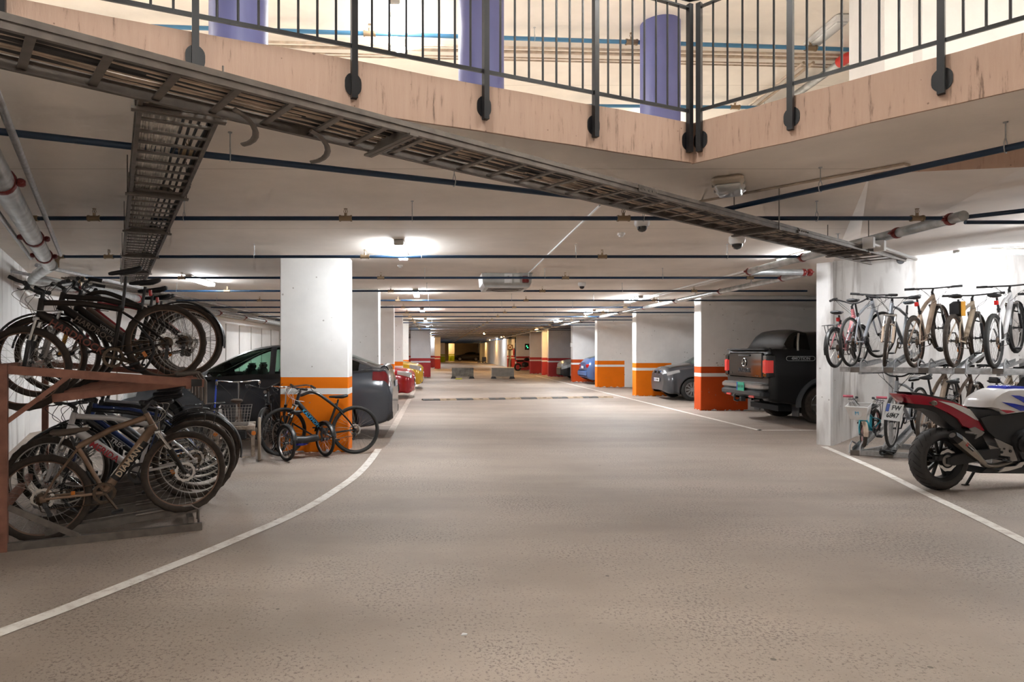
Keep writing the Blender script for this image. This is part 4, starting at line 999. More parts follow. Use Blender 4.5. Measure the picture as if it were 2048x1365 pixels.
    if lock:
        mm = M(); mm.tube(catmull([(.2, .03, r + .2), (.12, .07, r - .02), (.25, .06, r - .2), (.4, .04, r - .1), (.32, .02, r + .15)], 5), .011, 8); obj('lock_cable', mm, m_blackp, t)
    if bag:
        mm = M(); b0 = post_top + Vector((-.06, 0, -.13)); mm.box(b0, (.15, .15, .21), bev=.035); bo = obj('saddle_bag', mm, bag, t)
        mm = M(); mm.box(b0 + Vector((0, -.07, 0)), (.155, .012, .20), bev=.004); obj('bag_piping', mm, mat('orange_piping', (.75, .35, .03), .6), bo)
    if basket:
        mm = M(); bc = HTp + Vector((.16, 0, -.06)); nb_ = 9
        w1, w0, d1, d0, h_ = .15, .11, .12, .09, .20
        rows_ = []
        for z_ in (0, .33, .66, 1):
            ww = w0 + (w1 - w0) * z_; dd_ = d0 + (d1 - d0) * z_; zz = bc.z - h_ / 2 + h_ * z_
            ring = [(bc.x - dd_, -ww, zz), (bc.x + dd_, -ww, zz), (bc.x + dd_, ww, zz), (bc.x - dd_, ww, zz)]; mm.tube(ring, .003, 4, closed=True); rows_.append(ring)
        for i in range(4):
            for k_ in range(nb_):
                u = k_ / nb_; a_ = Vector(rows_[0][i]).lerp(Vector(rows_[0][(i + 1) % 4]), u); b_ = Vector(rows_[3][i]).lerp(Vector(rows_[3][(i + 1) % 4]), u); mm.tube([a_, b_], .002, 4)
        obj('basket', mm, basket, t, mtx=SM)
    # lettering on both sides of the down tube
    def letter(txt, m, size, p0, p1, off):
        d = (p1 - p0); u = d.normalized(); 
        for q in (-1, 1):
            # reads towards +x on the right-hand... q=-1 side is seen from -y
            xd = u if (u.x * (-q)) > 0 else -u
            yd = Vector((0, 0, 1)); yd = (yd - xd * yd.dot(xd)).normalized()
            if xd.cross(yd).y * q < 0: yd = yd
            o = p0.lerp(p1, .5) + Vector((0, q * off, 0)); lettering(txt, size, m, frame3(o, xd, yd), fo, ext=.0008, bold=size * .02)
    if sleeve: mm = M(); mm.tube([HB.lerp(BB, .20), HB.lerp(BB, .80)], dt * 1.06, 12, flat=1.15); obj('black_decal_band', mm, m_blackp, fo)
    if text: letter(text, text_m or m_whitep, text_size, HB, BB, dt * 1.22)
    if text2: letter(text2, text2_m or m_whitep, .034, HTp, ST, tt * 1.1)
    return t

def place(p, yaw, pitch=0.0, roll=0.0):
    return Matrix.Translation(Vector(p)) @ Matrix.Rotation(yaw, 4, 'Z') @ Matrix.Rotation(-pitch, 4, 'Y') @ Matrix.Rotation(roll, 4, 'X')
def wheels_at(rear, front, roll=0.0):
    """matrix that stands the bicycle with its tyres touching the two given points; returns (matrix, wheelbase)"""
    a = Vector(rear); b = Vector(front); d = b - a; L_ = d.length; yaw = math.atan2(d.y, d.x); pitch = math.asin(d.z / L_)
    return place(a, yaw, pitch, roll), L_

# ------------------------------------------------------------------ left two-tier rack
RA_ = math.radians(25); RO = Vector((-3.25, 4.80, 0)); rd = Vector((math.cos(RA_), math.sin(RA_), 0)); rp = Vector((-math.sin(RA_), math.cos(RA_), 0))
def RL(s, p, z): return RO + rd * s + rp * p + Vector((0, 0, z))
def ubar(mm, a, b, w_, h_): mm.bar(a, b, w_, h_)
t = thing('bicycle_rack', 'rusty two-tier steel bicycle rack full of bikes at the left', 'bicycle rack', RO)
def lp(s, p, z): return rd * s + rp * p + Vector((0, 0, z))
def part(name, mm, m=m_galv_pink, parent=None): return obj(name, mm, m, parent or t, False)
NS = 6; SPC = .40
for p in (0, NS * SPC):
    mm = M(); mm.bar(lp(0, p, 0), lp(0, p, 1.40), .06, .06, up=rp); part('post', mm)
    mm = M(); mm.bar(lp(0.03, p, 1.365), lp(1.42, p, 1.235), .045, .065); part('side_arm', mm)
    mm = M(); mm.bar(lp(.02, p, .97), lp(.43, p, 1.31), .012, .035); part('brace', mm)
    mm = M(); mm.bar(lp(0, p, .03), lp(1.405, p, .03), .04, .06); part('floor_rail', mm, m_galv_dirty)
    mm = M(); mm.bar(lp(.03, p, .33), lp(.5, p, .05), .012, .045); part('brace', mm, m_galv_dirty)
for z, nmx in ((1.38, 0), (.33, 0)):
    mm = M(); mm.bar(lp(0, 0, z), lp(0, NS * SPC, z), .05, .06); part('cross_bar', mm)
mm = M(); mm.bar(lp(1.32, 0, .09), lp(1.32, NS * SPC, .09), .04, .05); part('cross_bar', mm, m_galv_dirty)
mm = M(); mm.bar(lp(1.30, 0, 1.215), lp(1.30, NS * SPC, 1.215), .04, .05); part('cross_bar', mm)
def trough(p, z0, z1, s0, s1, m):
    mm = M()
    for q in (-1, 1): mm.bar(lp(s0, p + q * .045, z0 + .03), lp(s1, p + q * .045, z1 + .03), .006, .06)
    mm.bar(lp(s0, p, z0), lp(s1, p, z1), .09, .006)
    return part('wheel_channel', mm, m)
LOWP = [.28 + SPC * i for i in range(NS)]
for i in range(NS):
    dz = (.0, .12)[i % 2]
    trough(.20 + SPC * i, .03, .12, .25, 1.38, m_galv_dirty)
    h_ = trough(.20 + SPC * i, 1.10, 1.22, .30, 1.38, m_galv_pink)
    mm = M(); P = [lp(1.22, .20 + SPC * i - .06, 1.30), lp(1.40, .20 + SPC * i - .06, 1.32), lp(1.45, .20 + SPC * i - .06, 1.24), lp(1.45, .20 + SPC * i - .06, 1.05), lp(1.45, .20 + SPC * i + .06, 1.05), lp(1.45, .20 + SPC * i + .06, 1.24), lp(1.40, .20 + SPC * i + .06, 1.32), lp(1.22, .20 + SPC * i + .06, 1.30)]
    mm.tube(P, .010, 7); part('pull_handle', mm, m_galv_dirty, h_)
    mm = M(); P = [lp(.9, .20 + SPC * i - .055, .14), lp(1.33, .20 + SPC * i - .055, .18), lp(1.39, .20 + SPC * i - .055, .14), lp(1.39, .20 + SPC * i - .055, .03)]
    mm.tube(P, .010, 7); P2 = [q + rp * .11 for q in P]; mm.tube(P2, .010, 7); part('wheel_guide', mm, m_galv_dirty)
mm = M(); mm.box(lp(1.36, -.03, 1.24), (.085, .006, .06), RA_); part('name_plate', mm, m_blackp)

def rackbike(label, s_r, p, z_r, s_f, z_f, roll=0.0, dp=0, **k):
    m_, wb = wheels_at(RL(s_r, p, z_r), RL(s_f, p + dp, z_f), roll); return bicycle(label, m_, wb=wb, **k)
m_or_t = mat('dull_orange_lettering', (.17, .035, .02), .5); m_dust_t = mat('dull_grey_lettering', (.20, .15, .12), .5); m_red_t = mat('red_lettering', (.5, .03, .05), .4)
m_gold = mat('golden_fork', (.55, .28, .04), .4, .3)
GU = 'bikes on the upper tier of the left rack'; GW = 'bikes on the lower tier of the left rack'
# upper tier: rear wheel towards the lane (large s), front wheel by the wall
U0 = 1.22
rackbike('black mountain bike with dull orange lettering, nearest on the upper left tier', 1.22, .60, U0 + .02, .14, U0 - .20, dp=-.10, frame=m_bdusty, style='fat', tyre=m_tyre_d, rim=m_rim_du, fork_m=m_bpaint, sad=.70, text='HARDROCK', text_m=m_or_t, text_size=.085, knob=True, tw=.055, r=.35, barends=True, lock=True, steer=-.25, cables=m_spoke, group=GU, side=1, crank=-150)
rackbike('black bike with grey lettering and mudguards, second on the upper left tier', 1.36, .94, U0 + .03, .20, U0 - .12, dp=-.10, frame=m_bdusty, style='fat', tyre=m_tyre_d, rim=m_rim_du, fork_m=m_rim_al, sad=.60, text='HARDROCK', text_m=m_dust_t, text_size=.07, fend=m_fend, r=.36, steer=.2, taillight=True, group=GU, side=1, crank=20)
rackbike('dark curved-frame bike with red tail light, third on the upper left tier', 1.42, 1.38, U0 + .03, .28, U0 - .10, dp=-.08, frame=m_bdusty, style='curved', tyre=m_tyre_d, rim=m_rim_al, fork_m=m_gold, sad=.56, fend=m_fend, r=.36, taillight=True, text='VORTEX', text_m=m_rim_al, text_size=.045, bar='riser', group=GU, side=1)
rackbike('brown step-through bike, fourth on the upper left tier', 1.46, 1.74, U0 + .03, .34, U0 - .08, frame=m_brown, style='step', tyre=m_tyre_d, rim=m_rim_al, fork_m=m_brown, sad=.52, fend=m_fend, r=.35, bar='cruiser', group=GU, side=1, susp=False, disc=False)
rackbike('dark red bike deep on the upper left tier', 1.50, 2.10, U0 + .03, .40, U0 - .08, frame=paint('dark_red_frame', (.3, .02, .03)), style='mtb', tyre=m_tyre_d, rim=m_rim_al, sad=.55, r=.35, taillight=True, group=GU, side=1)
# lower tier
rackbike('bronze mountain bike with beige capital letters, nearest on the lower left tier', .28, .17, .0, 1.32, .13, frame=m_bronze, style='fat', tyre=m_tyre_d, rim=m_rim_du, fork_m=m_bdusty, sad=.50, saddle=m_sad_d, text='DIAMANT', text_m=m_tan2, text_size=.068, sleeve=True, knob=True, tw=.055, r=.345, fend=None, disc=True, bar='flat', bw=.6, steer=.15, group=GW, crank=-62, lock=True, cables=m_spoke, text2=None, lean=0)
rackbike('white bike with red lettering, second on the lower left tier', 1.42, .56, .15, .26, .06, frame=m_whitef, style='fat', tyre=m_tyre_d, rim=m_rim_al, fork_m=m_whitef, sad=.56, text='MERIDA', text_m=m_red_t, text_size=.075, knob=True, tw=.055, r=.36, steer=-.3, group=GW, side=1, crank=-110)
rackbike('black bike with long black mudguards, third on the lower left tier', 1.50, .93, .15, .34, .08, frame=m_bpaint, style='mtb', tyre=m_tyre_d, rim=m_rim_al, sad=.58, r=.365, fend=m_fend, rack=True, steer=.2, group=GW, side=1, text='TREK', text_m=m_whitep)
rackbike('dark blue bike, fourth on the lower left tier', 1.50, 1.33, .15, .36, .08, frame=paint('dark_blue_frame', (.02, .05, .2)), style='mtb', tyre=m_tyre, rim=m_rim_al, sad=.6, r=.36, fend=m_fend, group=GW, side=1, bar='riser')
rackbike('black bike with dark cloth covered carrier, fifth on the lower left tier', 1.54, 1.73, .15, .4, .08, frame=m_bpaint, style='city', tyre=m_tyre, rim=m_rim_al, sad=.62, r=.36, fend=m_fend, rack=True, group=GW, side=1, bar='cruiser', susp=False)
rackbike('silver bike deepest on the lower left tier', 1.54, 2.13, .15, .44, .08, frame=m_silver, style='mtb', tyre=m_tyre, rim=m_rim_al, sad=.6, r=.355, group=GW, side=1)

# ------------------------------------------------------------------ right two-tier rack
qa = math.radians(-27); qd = Vector((math.cos(qa), math.sin(qa), 0)); ba = math.radians(36); bd = Vector((math.cos(ba), math.sin(ba), 0))
QO = Vector((6.02, 9.28, 0))
def QR(s, p, z): return QO + qd * s + bd * p + Vector((0, 0, z))
t = thing('bicycle_rack', 'galvanised two-tier bicycle rack against the bright bay wall at the right', 'bicycle rack', QO)
def ql(s, p, z): return qd * s + bd * p + Vector((0, 0, z))
def gpart(name, mm, m=m_galv, parent=None): return obj(name, mm, m, parent or t, False)
mm = M(); mm.bar(ql(-.15, 0, 1.245), ql(3.3, 0, 1.235), .05, .075); gpart('upper_front_rail', mm)
mm = M(); mm.bar(ql(.0, .55, 1.215), ql(3.3, .55, 1.205), .05, .06); gpart('upper_middle_rail', mm)
mm = M(); mm.bar(ql(.1, 0, .045), ql(3.3, 0, .045), .05, .07); gpart('floor_front_rail', mm)
mm = M(); mm.bar(ql(.1, 1.15, .045), ql(3.3, 1.15, .045), .05, .07); gpart('floor_back_rail', mm)
for s in (.1, 1.65, 3.2):
    mm = M(); mm.bar(ql(s, 1.15, 0), ql(s, 1.15, 1.40), .05, .05, up=bd); gpart('post', mm)
    mm = M(); mm.bar(ql(s, 0, .045), ql(s, 1.15, .045), .04, .06); gpart('floor_side_rail', mm)
    mm = M(); mm.bar(ql(s, 0, 1.2), ql(s, 1.15, 1.2), .04, .05); gpart('upper_side_arm', mm)
SP2 = .40
for i in range(8):
    s = .12 + SP2 * i; up_i = i % 2
    for z, zh in ((1.29, .09 + .13 * (i % 2)), (.09, .32)):
        mm = M(); s2 = s - .07
        for q in (-.05, .05): mm.bar(ql(s2 + q, .02, z), ql(s2 + q, 1.05, z + zh), .006, .05)
        mm.bar(ql(s2, .02, z - .02), ql(s2, 1.05, z + zh - .02), .1, .006); ch_ = gpart('wheel_channel', mm)
        mm = M()
        for q in (-.065, .065): mm.tube([ql(s2 + q, -.03, z - .06), ql(s2 + q, -.02, z + .06), ql(s2 + q, .05, z + .11), ql(s2 + q, .22, z + .05)], .011, 7)
        gpart('wheel_guide', mm, m_galv, ch_)
        mm = M(); mm.box(ql(s2, -.035, z - .05), (.11, .012, .075), qa); gpart('clamp_plate', mm, m_galv_dirty, ch_)
def rb(label, s, p0, z0, p1, z1, rev=False, **k):
    a = QR(s, p0, z0); b = QR(s, p1, z1)
    m_, wb = wheels_at(b, a, k.pop('roll', 0)) if rev else wheels_at(a, b, k.pop('roll', 0))
    return bicycle(label, m_, wb=wb, **k)
G3 = 'bikes on the upper tier of the right rack'; G4 = 'bikes on the lower tier of the right rack'
ZU = 1.285
rb('small pink-red bike at the left end of the upper right tier', -.18, -.05, ZU - .02, .82, ZU + .05, frame=m_pink, style='step', r=.29, tw=.045, tyre=m_tyre, rim=m_rim_al, disc=False, susp=False, fend=m_fend, rack=True, sad=.52, bar='cruiser', bw=.5, saddle=m_sad, group=G3, taillight=True)
rb('silver grey bike with black bars, second on the upper right tier', .0, .0, ZU, 1.06, ZU + .12, frame=m_silver, style='mtb', tyre=m_tyre, rim=m_rim_al, tw=.04, r=.36, sad=.60, bw=.68, steer=-.25, susp=False, group=G3)
rb('bike turned front wheel outwards with a dusty grey rim, third on the upper right tier', .42, .0, ZU, 1.06, ZU + .06, rev=True, frame=m_slate, style='mtb', tyre=m_tyre_d, rim=m_rim_du, tw=.042, r=.355, sad=.56, bw=.62, steer=.3, susp=True, disc=False, group=G3, fork_m=m_tan, saddle=mat('blue_grey_saddle', (.10, .14, .19), .4, coat=.5))
rb('sandy beige mountain bike with red tail light, fourth on the upper right tier', .76, .0, ZU, 1.06, ZU + .22, frame=m_tan, style='fat', tyre=m_tyre_d, rim=m_rim_du, tw=.05, r=.355, sad=.62, bw=.68, fork_m=m_bpaint, taillight=True, group=G3)
rb('champagne bike with black and orange saddle bag, fifth on the upper right tier', 1.18, .0, ZU, 1.06, ZU + .05, frame=m_tan2, style='fat', tyre=m_tyre_d, rim=m_rim_du, tw=.055, knob=True, r=.365, sad=.62, bw=.7, fork_m=m_dkgrey, bag=mat('black_bag_cloth', (.02, .02, .022), .8), group=G3)
rb('silver mountain bike with knobby tyres and red light, sixth on the upper right tier', 1.62, .0, ZU, 1.06, ZU + .2, frame=m_whitef, style='fat', tyre=m_tyre, rim=m_rim_al, tw=.058, knob=True, r=.365, sad=.60, bw=.72, fork_m=m_bpaint, taillight=True, front_fend=m_fend, group=G3)
rb('grey bike last in view on the upper right tier', 2.04, .0, ZU, 1.06, ZU + .05, frame=m_slate, style='mtb', tyre=m_tyre, rim=m_rim_al, tw=.05, knob=True, r=.36, sad=.6, bw=.7, group=G3)
ZL = .13
rb('grey bike with its front wheel outwards, beside the small turquoise one', .50, -.04, ZL + .02, 1.04, ZL + .1, rev=True, frame=m_silver, style='mtb', tyre=m_tyre, rim=m_rim_al, tw=.04, r=.37, sad=.52, bw=.66, steer=.12, susp=False, disc=False, group=G4, bar='riser')
rb('sandy bike with black seat post on the lower right tier behind the tail', .90, .0, ZL, 1.06, ZL + .25, frame=m_tan, style='fat', tyre=m_tyre_d, rim=m_rim_du, tw=.05, r=.36, sad=.66, bw=.68, fork_m=m_bpaint, group=G4, headlight=True)
rb('brown city bike mostly hidden behind the motorcycle tail', 1.18, .0, ZL, 1.06, ZL + .2, frame=m_brown, style='city', tyre=m_tyre_d, rim=m_rim_du, r=.36, sad=.6, bar='riser', rack=True, fend=m_bdusty, group=G4)
rb('champagne bike with mudguard right of the motorcycle seat', 1.62, .0, ZL, 1.06, ZL + .2, frame=m_tan2, style='fat', tyre=m_tyre_d, rim=m_rim_du, tw=.05, r=.36, sad=.62, bw=.7, fend=m_tan, group=G4, bar='riser')
rb('dusty bike with tan saddle behind the fuel tank', 2.02, .0, ZL, 1.06, ZL + .2, frame=m_brown, style='fat', tyre=m_tyre_d, rim=m_rim_du, r=.36, sad=.58, saddle=m_sad_d, bw=.7, group=G4)
# children's bike
m_, wb = wheels_at(QR(.08, .66, .30), QR(.12, .0, .12), 0)
t = bicycle('small turquoise children\'s bike with pink grips and a white basket', m_, wb=.62, r=.175, s=1.0, frame=m_turq, style='kid', tyre=m_tyre_d, rim=m_pink, tw=.05, disc=False, susp=False, sad=.32, bar='ape', bw=.52, grips=mat('pink_rubber', (.55, .12, .17), .5), basket=None, fork_m=m_turq, steer=.45, fend=None, front_fend=m_tan, rack=True, saddle=m_sad, side=1)
mm = M(); bc = Vector((.62, 0, .53)); out = [(-.09, -.10), (.09, -.10), (.12, .10), (-.12, .10)]
mm.add([(bc.x - .07, -.10, bc.z - .10), (bc.x + .07, -.10, bc.z - .10), (bc.x + .07, .10, bc.z - .10), (bc.x - .07, .10, bc.z - .10), (bc.x - .10, -.14, bc.z + .10), (bc.x + .10, -.14, bc.z + .10), (bc.x + .10, .14, bc.z + .10), (bc.x - .10, .14, bc.z + .10)], [(0, 3, 2, 1), (0, 1, 5, 4), (1, 2, 6, 5), (2, 3, 7, 6), (3, 0, 4, 7)])
bk = obj('basket', mm, mat('white_woven_plastic', (.72, .70, .68), .5, bump=.6, bscale=60), t, False)
mm = M(); mm.tube([(bc.x - .10, -.14, bc.z + .10), (bc.x + .10, -.14, bc.z + .10), (bc.x + .10, .14, bc.z + .10), (bc.x - .10, .14, bc.z + .10)], .008, 6, closed=True); obj('basket_rim', mm, m_whitep, bk)
mm = M(); mm.prism([(.06 * math.cos(k * PI / 10), .06 * math.sin(k * PI / 10)) for k in range(20)], 0, .003, frame3((bc.x + .088, 0, bc.z), (0, 1, 0), (0, 0, 1))); obj('badge', mm, m_whitep, bk)
lettering('M', .07, mat('cyan_print', (.03, .4, .65), .5), frame3((bc.x + .094, 0, bc.z + .005), (0, 1, 0), (0, 0, 1)), bk)
# lock chain on the floor rail
mm = M(); pts = [QR(.46 + .09 * math.sin(k * 1.9), -.10 + .05 * math.cos(k * 1.3), .05 + .035 * (1 + math.sin(k * 2.3))) for k in range(16)]; mm.tube(catmull(pts, 3), .012, 7)
tag(obj('bicycle_lock', mm, m_blackp), 'black coiled cable lock lying on the floor rail of the right rack', 'lock')

# ------------------------------------------------------------------ bike leaning on the orange column
m_blue_t = mat('bright_blue_lettering', (.02, .30, .55), .4)
rr_ = flo(712, 905); ff_ = flo(583, 905)
a = Vector((-1.19, 9.40, 0)); b = Vector((-2.20, 9.16, 0))
m_, wb = wheels_at(a, b, .06)
bicycle('black mountain bike with bright blue lettering leaning against the orange column', m_, wb=wb, r=.352, frame=m_bpaint, style='curved', tyre=m_tyre, rim=m_rim_bk, tw=.048, disc=True, sad=.50, bw=.64, steer=.35, text='KALKHOFF', text_m=m_blue_t, text_size=.07, fork_m=m_bpaint, side=1, cables=m_whitep, crank=-150)
# black city bike left of it
m_, wb = wheels_at((-2.70, 10.42, 0), (-2.46, 9.44, 0), .03)
bicycle('black city bike with a small chrome head light beside the column', m_, wb=wb, r=.33, frame=m_bpaint, style='step', tyre=m_tyre, rim=m_rim_bk, disc=False, susp=False, fend=m_fend, sad=.46, bar='cruiser', bw=.6, grips=m_dkgrey, headlight=True, rack=True, steer=-.35)
for o_ in ():
    pass
# ------------------------------------------------------------------ adult tricycles
def tricycle(label, mtx, r, track, wb, frame, tyre, rim, box, basket, fend=None, extra=None, sadh=.62, saddle=None, motor=None):
    t = thing('tricycle', label, 'tricycle', mtx=mtx)
    tr = track / 2
    for q in (-1, 1): wheel(t, 0, q * tr, r, r, .045, rim, tyre, disc=False)
    wheel(t, wb, 0, r, r, .045, rim, tyre, disc=False)
    HB = Vector((wb - .15, 0, r + .32)); HTp = Vector((wb - .20, 0, r + .48)); BB = Vector((.62, 0, r + .02)); ST = Vector((.40, 0, r + .28))
    f = M(); f.cyl((0, -tr + .06, r), (0, tr - .06, r), .014, 8); f.tube(catmull([HB, (wb * .72, 0, r + .12), BB, (.3, 0, r + .02), (0, 0, r)], 5), .02, 8); f.tube([BB, ST], .018, 8); f.tube([HB, HTp], .022, 8)
    for q in (-1, 1): f.tube([ST + Vector((-.02, 0, -.06)), (.0, q * (tr - .10), r + .01)], .012, 6); f.bar((-.02, q * (tr - .07), r - .03), (-.02, q * (tr - .07), r + .17), .03, .008)
    fo = obj('frame', f, frame, t)
    k = M()
    for q in (-1, 1): k.tube([HB + Vector((0, q * .03, -.01)), (wb, q * .055, r)], .012, 8)
    obj('fork', k, frame, t)
    top = Vector((.36, 0, sadh)); mm = M(); mm.tube([ST, top], .016, 8); obj('seat_post', mm, m_chrome, t)
    link('saddle', saddle_mesh(saddle or m_sad, 1.15), t, Matrix.Translation(top + Vector((0, 0, .02))))
    hb = M(); c = HTp + Vector((-.02, 0, .26)); hb.tube([HTp, c], .014, 8)
    bp = catmull([c + Vector((-.30, -.30, -.02)), c + Vector((-.12, -.29, .02)), c + Vector((.02, -.1, .0)), c, c + Vector((.02, .1, .0)), c + Vector((-.12, .29, .02)), c + Vector((-.30, .30, -.02))], 4); hb.tube(bp, .012, 8)
    ho = obj('handlebar', hb, m_chrome, t)
    for e, e2 in ((bp[0], bp[2]), (bp[-1], bp[-3])):
        dv = (e2 - e).normalized(); g = M(); g.tube([e, e + dv * .12], .017, 8); obj('grip', g, m_sad_d if box else m_blackp, ho); lv = M(); lv.tube([e + dv * .15, e + dv * .12 + Vector((0, 0, -.05)), e + Vector((0, 0, -.06))], .006, 5); obj('brake_lever', lv, m_dkgrey, ho)
    cb = M(); cb.tube(catmull([bp[3], c + Vector((.06, -.12, -.15)), HB], 5), .003, 5); cb.tube(catmull([bp[-4], c + Vector((.08, .12, -.2)), HB], 5), .003, 5); obj('cables', cb, m_cable_d, ho)
    cr_ = M(); cr_.lathe([(.08, -.003), (.084, 0), (.08, .003), (.05, .003), (.05, -.003)], 24, Matrix.Translation(BB + Vector((0, -.05, 0))) @ Matrix.Rotation(PI / 2, 4, 'X'), closed=True); cr_.tube([BB + Vector((0, -.07, 0)), BB + Vector((.1, -.07, -.12))], .010, 6); cr_.tube([BB + Vector((0, .07, 0)), BB + Vector((-.1, .07, .12))], .010, 6); co = obj('crankset', cr_, m_dkgrey, t)
    for e in (BB + Vector((.1, -.12, -.12)), BB + Vector((-.1, .12, .12))): g = M(); g.box(e, (.08, .08, .022), bev=.004); obj('pedal', g, m_blackp, co)
    mm = M(); mm.tube([(0, -.04, r + .04), BB + Vector((0, -.05, .08)), BB + Vector((.08, -.05, 0)), BB + Vector((0, -.05, -.08)), (0, -.04, r - .04)], .004, 4, closed=True); obj('chain', mm, m_chain, t)
    if fend:
        for q in (-1, 1):
            mm = M(); R = r + .02; P = arc(0, r, R, 20, 165, 14); vs = []; w_ = .035
            for p in P:
                for dy in (-w_, -w_ * .6, w_ * .6, w_): vs.append((p[0] * (1 if abs(dy) < w_ else .97), q * tr + dy, r + (p[2] - r) * (1 if abs(dy) < w_ else .97)))
            mm.add(vs, [(i * 4 + j, i * 4 + j + 1, i * 4 + 5 + j, i * 4 + 4 + j) for i in range(len(P) - 1) for j in range(3)]); obj('mudguard', mm, fend, t)
    if motor:
        mm = M(); mm.tube([(.02, -tr + .1, r + .02), (.02, -tr * .5, r + .03), (.02, 0, r + .02), (.02, tr * .5, r + .03), (.02, tr - .1, r + .02)], [.035, .055, .05, .055, .035], 12); obj('axle_cover', mm, m_blackp, t)
        mm = M(); mm.lathe([(0, -.09), (.05, -.08), (.06, 0), (.05, .08), (0, .09)], 14, Matrix.Translation((.12, 0, r - .02)) @ Matrix.Rotation(PI / 2, 4, 'X')); obj('motor', mm, motor, t)
    if box:
        mm = M()
        for q in (-1, 1): mm.box((-.05, q * (tr - .10), r + .21), (.52, .10, .02), bev=.004)
        mm.box((-.30, 0, r + .19), (.02, track - .12, .05), bev=.004); mm.box((.20, 0, r + .19), (.02, track - .12, .05), bev=.004)
        for q in (-1, 1): mm.box((-.26, q * (tr - .08), r + .0), (.03, .05, .40), bev=.005); 
        mm.box((-.26, 0, r - .20), (.02, track - .16, .018)); obj('cargo_frame', mm, box, t)
        mm = M(); mm.box((-.30, 0, r + .10), (.04, .30, .13), bev=.04); obj('tool_bag', mm, m_blackp, t)
        for q in (-1, 1): mm = M(); mm.cyl((-.31, q * (tr - .07), r + .12), (-.33, q * (tr - .07), r + .12), .03, 12); obj('rear_reflector', mm, m_amber, t)
    if basket:
        mm = M(); z0 = r + .22; z1 = z0 + .24; w0, w1 = tr - .14, tr - .10; x0, x1 = -.26, .18; rings = []
        for u in (0, .33, .66, 1):
            w_ = w0 + (w1 - w0) * u; z = z0 + (z1 - z0) * u; ring = [(x0 - .02 * u, -w_, z), (x1 + .02 * u, -w_, z), (x1 + .02 * u, w_, z), (x0 - .02 * u, w_, z)]; rings.append(ring); mm.tube(ring, .004 if u == 1 else .0025, 5, closed=True)
        for i in range(4):
            for k_ in range(10): u = k_ / 10; mm.tube([Vector(rings[0][i]).lerp(Vector(rings[0][(i + 1) % 4]), u), Vector(rings[3][i]).lerp(Vector(rings[3][(i + 1) % 4]), u)], .0022, 4)
        for k_ in range(1, 9): u = k_ / 9; mm.tube([Vector(rings[0][0]).lerp(Vector(rings[0][1]), u), Vector(rings[0][3]).lerp(Vector(rings[0][2]), u)], .002, 4)
        obj('basket', mm, basket, t)
    return t
m_wbox = mat('dusty_cream_metal', (.50, .43, .36), .6, dirt=(.15, .11, .08), dirt_amt=.5, dirt_scale=6)
tricycle('dusty cream adult tricycle with a wire basket seen from behind', place((-2.74, 8.74, 0), math.radians(105)), .30, .62, 1.25, m_brown, mat('pale_dusty_tyre', (.30, .235, .18), .9), m_rim_du, m_wbox, m_rim_al, sadh=.76, saddle=m_sad_d)
tricycle('black and blue tricycle with curved mudguards in front of the orange column', place((-1.83, 8.98, 0), math.radians(132)), .245, .62, .78, m_bpaint, m_tyre, m_rim_al, None, None, fend=m_fend, sadh=.58, motor=paint('bright_blue_gloss', (.02, .04, .55)))
# ================================================================== cars
m_glass = None
def glass_mat(name, col, tint):
    m = bpy.data.materials.new(name); m.use_nodes = True; nt = m.node_tree; N = nt.nodes; L = nt.links
    N.remove(N['Principled BSDF']); out = [n for n in N if n.type == 'OUTPUT_MATERIAL'][0]
    tr = N.new('ShaderNodeBsdfTransparent'); tr.inputs[0].default_value = (*tint, 1)
    gl = N.new('ShaderNodeBsdfGlossy'); gl.inputs['Roughness'].default_value = .03; gl.inputs[0].default_value = (*col, 1)
    fr = N.new('ShaderNodeFresnel'); fr.inputs[0].default_value = 1.5
    mx = N.new('ShaderNodeMixShader'); L.new(fr.outputs[0], mx.inputs[0]); L.new(tr.outputs[0], mx.inputs[1]); L.new(gl.outputs[0], mx.inputs[2]); L.new(mx.outputs[0], out.inputs[0])
    return m
m_glass = glass_mat('green_tinted_car_glass', (.9, .95, .95), (.50, .72, .62)); m_glass_dk = glass_mat('dark_tinted_car_glass', (.9, .95, .95), (.06, .065, .07))
m_int = mat('black_car_interior', (.012, .012, .013), .8)
m_trim = mat('black_car_trim', (.018, .018, .02), .45)
m_head = mat('clear_headlamp', (.55, .58, .60), .12, .6, coat=.8)
m_tail = mat('red_tail_lamp', (.50, .012, .015), .15, coat=.8)
m_dtail = mat('dark_red_tail_lamp', (.14, .008, .012), .1, coat=.9)
m_alloy = mat('alloy_wheel', (.42, .42, .43), .3, .85); m_alloy_d = mat('dark_alloy_wheel', (.09, .09, .095), .35, .6)
m_plate = mat('white_number_plate', (.70, .72, .72), .35); m_plate_g = mat('green_number_plate', (.02, .42, .26), .35); m_pblue = mat('plate_blue_band', (.02, .08, .42), .4)

